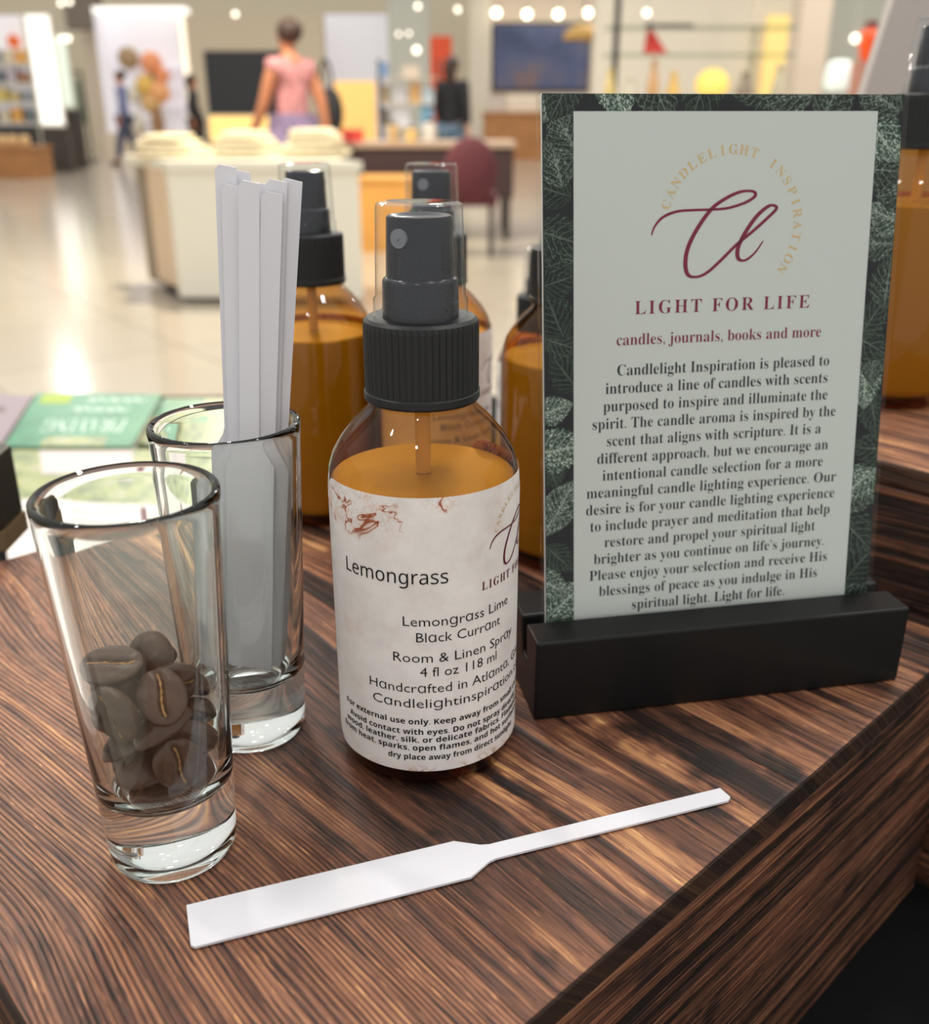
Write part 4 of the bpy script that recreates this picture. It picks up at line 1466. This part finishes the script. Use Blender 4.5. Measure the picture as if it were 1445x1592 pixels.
G1 = Vector((-0.06885, 0.18552, TZ + 0.0002))
G2 = Vector((-0.05969, 0.23378, TZ + 0.0002))
g1 = shot_glass(G1, 'clear tall shot glass holding roasted coffee beans')
g2 = shot_glass(G2, 'clear tall shot glass holding upright white paper test strips')

# coffee beans
BEANS = [((0.00042, -0.00619, 0.0219), (0.152, 0.491, -0.858, 0.003)), ((-0.00739, 0.00142, 0.02416), (0.651, 0.123, 0.139, -0.736)), ((0.0069, -0.00071, 0.02141), (0.721, 0.1, 0.244, 0.641)), ((0.00308, 0.00708, 0.02713), (0.057, 0.976, -0.196, 0.079)), ((-0.00179, -0.00592, 0.02626), (0.459, -0.036, 0.089, -0.883)), ((0.00702, -0.00052, 0.03138), (0.166, 0.293, -0.763, 0.552)), ((-0.00265, 0.0055, 0.0217), (0.018, -0.971, 0.235, 0.05)), ((0.00417, -0.00697, 0.04565), (0.502, 0.187, -0.235, 0.811)), ((0.00769, 0.00317, 0.03375), (0.53, -0.216, 0.3, 0.763)), ((0.0066, -0.0094, 0.03008), (0.411, -0.646, 0.238, 0.597)), ((-0.00324, 0.00744, 0.03203), (0.063, 0.97, 0.234, -0.014)), ((0.00393, -0.00772, 0.03782), (0.93, -0.1, -0.207, 0.285)), ((-0.00235, 0.00678, 0.03822), (0.027, -0.302, -0.928, 0.214)), ((-0.00491, -0.00448, 0.03167), (0.851, -0.15, -0.123, 0.488)), ((0.00496, 0.00763, 0.0392), (0.886, -0.377, 0.092, -0.254)), ((-0.00331, 0.00916, 0.04388), (0.027, 0.22, -0.465, -0.857)), ((-0.00455, -0.01167, 0.04406), (0.662, -0.541, 0.456, 0.245)), ((-0.00943, 0.00022, 0.0425), (0.594, -0.386, -0.688, -0.158)), ((0.00393, 0.00063, 0.04351), (0.174, 0.029, 0.738, -0.652)), ((-0.00133, 0.00482, 0.04792), (0.49, 0.546, -0.394, 0.554)), ((-0.00762, -0.0033, 0.04147), (0.556, 0.598, -0.039, 0.577)), ((-0.00693, -0.0039, 0.05155), (0.182, -0.973, -0.138, 0.025))]


def make_bean():
    bm = bmesh.new()
    bmesh.ops.create_uvsphere(bm, u_segments=40, v_segments=28, radius=1)
    for v in bm.verts:
        x, y, z = v.co
        flat = z < 0
        zz = z if not flat else z * 0.38
        xx, yy = x * 0.0066, y * 0.0050
        wob = 0.00014 * math.sin(x * 7 + y * 5) + 0.00010 * math.sin(y * 13 - x * 4)
        xx, yy = x * 0.0067, y * 0.0051
        if flat:
            gy = yy - 0.0006 * math.sin(x * 3.0)
            zz = zz * 0.0041 + 0.0015 * math.exp(-(gy / 0.0006) ** 2) * (1 - x * x * 0.6)
        else:
            zz = zz * 0.0041
        v.co = Vector((xx, yy, zz + wob * 0.6))
    b = tag(bpy.data.objects.new('coffee_bean', None), 'dark roasted coffee bean in the clear shot glass', 'coffee bean')
    b.empty_display_size = 0.004
    COL.objects.link(b)
    bm_obj('bean_body', bm, M['bean'], b, True)
    bm = bmesh.new()
    prev = None
    for i in range(13):
        x = -0.0050 + 0.0100 * i / 12
        y = 0.0006 * math.sin(x / 0.0067 * 3.0)
        z = -0.00045 - 0.00015 * math.sin(i * 1.7)
        w = 0.00022 + 0.0001 * math.sin(i * 2.9)
        a, c = bm.verts.new((x, y - w, z)), bm.verts.new((x, y + w, z))
        if prev:
            bm.faces.new((prev[0], a, c, prev[1]))
        prev = (a, c)
    tag(bm_obj('crease', bm, M['crease'], b), 'tan crease')
    return b


bean0 = make_bean()
named = {21: 'topmost creased coffee bean of the heap, leaning away from the paper strips', 19: 'coffee bean poking up at the rear of the heap, behind the topmost one', 16: 'creased coffee bean high against the front glass wall, just under the topmost one', 7: 'big coffee bean in the middle of the front, upper layer of the heap', 18: 'creased coffee bean high in the heap, nearest the glass of paper strips', 17: 'coffee bean against the outer glass wall, behind the one under the topmost', 11: 'coffee bean directly beneath the big upper middle one, at the front', 9: 'coffee bean with its crease to the front, low in the middle of the heap', 0: 'lowest coffee bean at the front, lying on the floor of the shot glass', 4: 'second lowest coffee bean at the front, tilted over the floor one', 13: 'coffee bean halfway up the outer side of the heap', 8: 'coffee bean halfway up the side nearest the paper strips', 5: 'coffee bean on the strip side, one below the halfway one', 2: 'lowest coffee bean on the side nearest the paper strips', 20: 'coffee bean between the topmost one and the outer halfway one'}
FLIP = (7, 18)
for i, (lc, q) in enumerate(BEANS):
    b = bean0 if i == 0 else copy_tree(bean0)
    b.location = G1 + Vector(lc) + Vector((0, 0, 0.0001))
    b.rotation_mode = 'QUATERNION'
    b.rotation_quaternion = Quaternion(q) @ (Quaternion((1, 0, 0), PI) if i in FLIP else Quaternion())
    b['label'] = named.get(i, 'roasted coffee bean buried inside the heap in the shot glass')
    b['group'] = 'coffee beans in the shot glass' if i in named else 'buried coffee beans in the shot glass'


# ------------------------------------------------------------------ paper test strips
def strip_mesh():
    """blotter strip lying flat, wide end at x = 0, narrow handle to x = L"""
    L, a, b, wn = 0.1325, 0.0615, 0.0690, 0.00245
    W = 0.0062
    out = [(0.0008, -W), (a, -W), (b - 0.002, -wn - 0.0005), (b, -wn), (L - 0.0012, -wn), (L, -wn + 0.0010), (L - 0.0005, wn), (b, wn), (b - 0.002, wn + 0.0005), (a, W), (0.0, W), (0.0, -W + 0.0008)]
    bm = bmesh.new()
    lo = [bm.verts.new((x, y, 0)) for x, y in out]
    hi = [bm.verts.new((x, y, 0.0006)) for x, y in out]
    bm.faces.new(hi)
    bm.faces.new(lo[::-1])
    n = len(out)
    for i in range(n):
        bm.faces.new((lo[i], lo[(i + 1) % n], hi[(i + 1) % n], hi[i]))
    return bm_obj('paper_strip', bm, M['strip'])


s0 = tag(strip_mesh(), 'white paddle-shaped paper test strip lying flat on the burned wood', 'paper strip')
A_, B_ = Vector((-0.0586, 0.1590)), Vector((0.0663, 0.2024))
s0.location = (A_.x, A_.y, TZ + 0.0004)
s0.rotation_euler = (0, 0, math.atan2(B_.y - A_.y, B_.x - A_.x))

# upright strips: (top pixel x, y, distance of top, base offset x, base distance, base height)
UP = [
    ((350, 256), 0.2390, -0.0026, 0.2375, 'paper test strip in the glass reaching highest, at the outer end of the bunch'),
    ((373, 264), 0.2408, -0.0010, 0.2390, 'paper test strip in the glass, second tallest, behind the tallest one'),
    ((361, 287), 0.2372, -0.0022, 0.2362, 'short paper test strip in the glass, directly in front of the tallest one'),
    ((387, 281), 0.2356, 0.0002, 0.2348, 'broad front paper test strip in the middle of the upright bunch'),
    ((407, 284), 0.2398, 0.0020, 0.2402, 'paper test strip in the glass, edge showing just behind the broad front one'),
    ((430, 279), 0.2376, 0.0034, 0.2374, 'paper test strip in the glass, second from the sprayer bottle side, slightly turned'),
    ((423, 298), 0.2360, 0.0026, 0.2360, 'lowest paper test strip of the upright bunch, in front of the turned one'),
    ((454, 278), 0.2392, 0.0040, 0.2388, 'paper test strip in the glass leaning furthest toward the spray bottles'),
]
for i, (tp, Yt_, bx, by, lb) in enumerate(UP):
    T = at(tp[0], tp[1], Yt_)
    Bp = Vector((G2.x + bx, by, TZ + 0.0182))
    ax = (T - Bp).normalized()
    Lw = (T - Bp).length
    c = s0.copy()
    COL.objects.link(c)
    yaw = (-0.05, 0.08, 0.0, -0.06, 0.12, 0.16, 0.10, 0.14)[i]
    side = Vector((math.cos(yaw), math.sin(yaw), 0))
    side = (side - ax * side.dot(ax)).normalized()
    nrm = ax.cross(side)
    Mx = Matrix((ax * (Lw / 0.1325), side, nrm)).transposed().to_4x4()
    Mx.translation = Bp
    c.matrix_world = Mx
    c['label'] = lb
    c['group'] = 'paper strips in the shot glass'

# ------------------------------------------------------------------ sign in a black block
KY = math.radians(10.76)
sgn = thing('sign', (0.01987, 0.23561, TZ + 0.0002), 'printed leaf-bordered sign card upright in a black wooden block on the crate', 'sign', rz=KY)
KH, KW, KD = 0.02487, 0.1140, 0.032
TL = math.tan(math.radians(8.49))
CY = 0.0136                        # distance of the card face behind the block front, at the block top
bm = bmesh.new()
prof = [(0, 0), (0, KH), (CY - 0.0016, KH), (CY - 0.0016 - 0.011 * TL, KH - 0.011), (CY + 0.0034 - 0.011 * TL, KH - 0.011), (CY + 0.0034, KH), (KD, KH), (KD, 0)]
lo = [bm.verts.new((0, y, z)) for y, z in prof]
hi = [bm.verts.new((KW, y, z)) for y, z in prof]
bm.faces.new(lo)
bm.faces.new(hi[::-1])
for i in range(len(prof)):
    j = (i + 1) % len(prof)
    bm.faces.new((lo[i], lo[j], hi[j], hi[i]))
tag(bm_obj('base_block', bm, M['block'], sgn, bevel=0.0007), 'black painted wooden base block')

LE = math.radians(8.49)
CX = 0.0064


def cardp(u, v, off=0.0):
    """point on the card face: u, v in millimetres from its lower corner at the block top; off towards the viewer"""
    return (CX + u / 1000, CY + v / 1000 * math.sin(LE) - off * math.cos(LE), KH + v / 1000 * math.cos(LE) + off * -math.sin(LE))


def slab(name, u0, u1, v0, v1, o0, o1, m, parent):
    bm = bmesh.new()
    lo = [bm.verts.new(cardp(u, v, o0)) for (u, v) in ((u0, v0), (u1, v0), (u1, v1), (u0, v1))]
    hi = [bm.verts.new(cardp(u, v, o1)) for (u, v) in ((u0, v0), (u1, v0), (u1, v1), (u0, v1))]
    bm.faces.new(lo[::-1])
    bm.faces.new(hi)
    for i in range(4):
        j = (i + 1) % 4
        bm.faces.new((lo[i], lo[j], hi[j], hi[i]))
    return bm_obj(name, bm, m, parent)


card = slab('card', 0, 101.8, -9.0, 141.4, -0.0002, 0.0, M['card_dark'], sgn)
slab('backing_card', -0.2, 101.6, -9.5, 141.2, -0.0010, -0.0004, M['white_edge'], sgn)
slab('clear_back_panel', -0.9, 102.4, -10.2, 140.6, -0.0030, -0.0012, M['acrylic'], sgn)
slab('clear_front_panel', -0.4, 102.6, -10.0, 141.8, 0.0004, 0.0010, M['acrylic'], sgn)
# leaf print on the border
bm = bmesh.new()
uvl = bm.loops.layers.uv.new('UVMap')
tl = bm.faces.layers.float.new('tint')
rnd = random.Random(5)
leaves = []
for v in range(-4, 150, 8):
    leaves.append((rnd.uniform(1, 6), v + rnd.uniform(-3, 3), rnd.uniform(11, 17), rnd.uniform(0, 360)))
    leaves.append((rnd.uniform(95, 101), v + rnd.uniform(-3, 3), rnd.uniform(13, 19), rnd.uniform(0, 360)))
for u in range(8, 100, 12):
    leaves.append((u + rnd.uniform(-3, 3), rnd.uniform(138, 143), rnd.uniform(12, 18), rnd.uniform(0, 360)))
for li, (cu_, cv_, L, ang) in enumerate(leaves):
    tint = rnd.choice((0.0, 0.05, 0.15, 0.3, 0.7, 1.0))
    a = math.radians(ang)
    n = 22
    rim_l, rim_r, mid = [], [], []
    lift = 0.00001 + 0.0000012 * li
    for i in range(n + 1):
        t_ = i / n
        w = L * 0.40 * (math.sin(PI * min(1, t_ * 0.98 + 0.02)) ** 0.75) * (1.12 - 0.5 * t_) * (1 + 0.10 * (i % 2))
        x = L * (t_ - 0.5)
        for (arr, sgn_) in ((rim_l, 1), (mid, 0), (rim_r, -1)):
            y = w * sgn_
            arr.append((bm.verts.new((cu_ + x * math.cos(a) - y * math.sin(a), cv_ + x * math.sin(a) + y * math.cos(a), lift)), sgn_, t_))
    for i in range(n):
        for (A1, B1) in ((rim_l, mid), (mid, rim_r)):
            q = (A1[i], A1[i + 1], B1[i + 1], B1[i])
            f = bm.faces.new([x[0] for x in q])
            f[tl] = tint
            for lp, x in zip(f.loops, q):
                lp[uvl].uv = (x[1], x[2])
for (co, no) in (((0.1, 0, 0), (-1, 0, 0)), ((101.7, 0, 0), (1, 0, 0)), ((0, -8.8, 0), (0, -1, 0)), ((0, 141.3, 0), (0, 1, 0))):
    bmesh.ops.bisect_plane(bm, geom=bm.verts[:] + bm.edges[:] + bm.faces[:], plane_co=co, plane_no=no, clear_outer=True)
for v in bm.verts:
    v.co = Vector(cardp(v.co.x, v.co.y, v.co.z))
me = bpy.data.meshes.new('leaf_border')
bm.to_mesh(me)
bm.free()
me_obj('leaf_border', me, M['leaf_print'], card)
slab('pale_panel', 8.25, 94.1, -9.0, 137.2, 0.0001, 0.00014, M['panel_print'], card)
cf = lambda x, y: cardp(x, y, 0.00020)
LINES = ['Candlelight Inspiration is pleased to', 'introduce a line of candles with scents', 'purposed to inspire and illuminate the', 'spirit. The candle aroma is inspired by the', 'scent that aligns with scripture. It is a', 'different approach, but we encourage an', 'intentional candle selection for a more', 'meaningful candle lighting experience. Our', 'desire is for your candle lighting experience', 'to include prayer and meditation that help', 'restore and propel your spiritual light', 'brighter as you continue on life\u2019s journey.', 'Please enjoy your selection and receive His', 'blessings of peace as you indulge in His', 'spiritual light. Light for life.']
ENDS = [(20.68, 84.2), (17.36, 84), (16.75, 84.3), (13.64, 87.2), (17.87, 82.9), (15.06, 85.5), (16.64, 84.1), (12.0, 88.7), (11.85, 88.5), (13.1, 87.3), (17.35, 82.9), (14.2, 86.1), (12.9, 87.4), (15.8, 84.5), (25.9, 74.0)]
pb_ = Print(cf)
for i, (s_, (x0, x1)) in enumerate(zip(LINES, ENDS)):
    pb_.line(styled(s_, SERIF), x0, x1, 69.05 - 4.885 * i, 4.45, -0.0060)
tag(pb_.build('text_block', M['ink'], card), 'dark text block')
pm_ = Print(cf)
pm_.line(styled('LIGHT FOR LIFE', SERIF), 25.5, 77.0, 85.5, 5.2, -0.006, 1.25)
pm_.line(styled('candles, journals, books and more', SERIF), 20.4, 81.1, 77.3, 4.5, -0.0065)
pm_.ribbon(LOGO, 1.05)
tag(pm_.build('maroon_lettering', M['maroon'], card), 'maroon monogram and headings')
pg_ = Print(cf)
pg_.arc('CANDLELIGHT INSPIRATION', (52.6, 108.2), 18.3, 163, -37, 3.7, -0.008, SERIF)
tag(pg_.build('gold_lettering', M['gold'], card), 'gold circular lettering')

# ------------------------------------------------------------------ pale board standing behind the taller crate
BY = 0.72
e0, e1 = at(1338, 147, BY), at(1387, 0, BY)
slope = (e1.x - e0.x) / (e1.z - e0.z)
xb = e0.x - slope * (e0.z - tb_z)
bo = thing('pale_board', (xb, BY - 0.02, tb_z), 'plain pale grey board leaning upright behind the bottle on the taller crate', 'board')
bm = bmesh.new()
zt = 0.50
for (y0, y1) in ((0.0, 0.012),):
    pts = [(0.0, 0.0), (0.42, 0.0), (0.42, zt), (slope * zt, zt)]
    lo = [bm.verts.new((x, y0 + z * 0.05, z)) for x, z in pts]
    hi = [bm.verts.new((x, y1 + z * 0.05, z)) for x, z in pts]
    bm.faces.new(lo)
    bm.faces.new(hi[::-1])
    for i in range(4):
        j = (i + 1) % 4
        bm.faces.new((lo[i], lo[j], hi[j], hi[i]))
bm_obj('board_panel', bm, mat('pale_grey_board', (186, 178, 172), 0.55), bo)
box('board_foot', 0.05, 0.38, 0.014, 0.06, 0.0, 0.02, mat('board_foot_grey', (150, 150, 156), 0.5), bo)
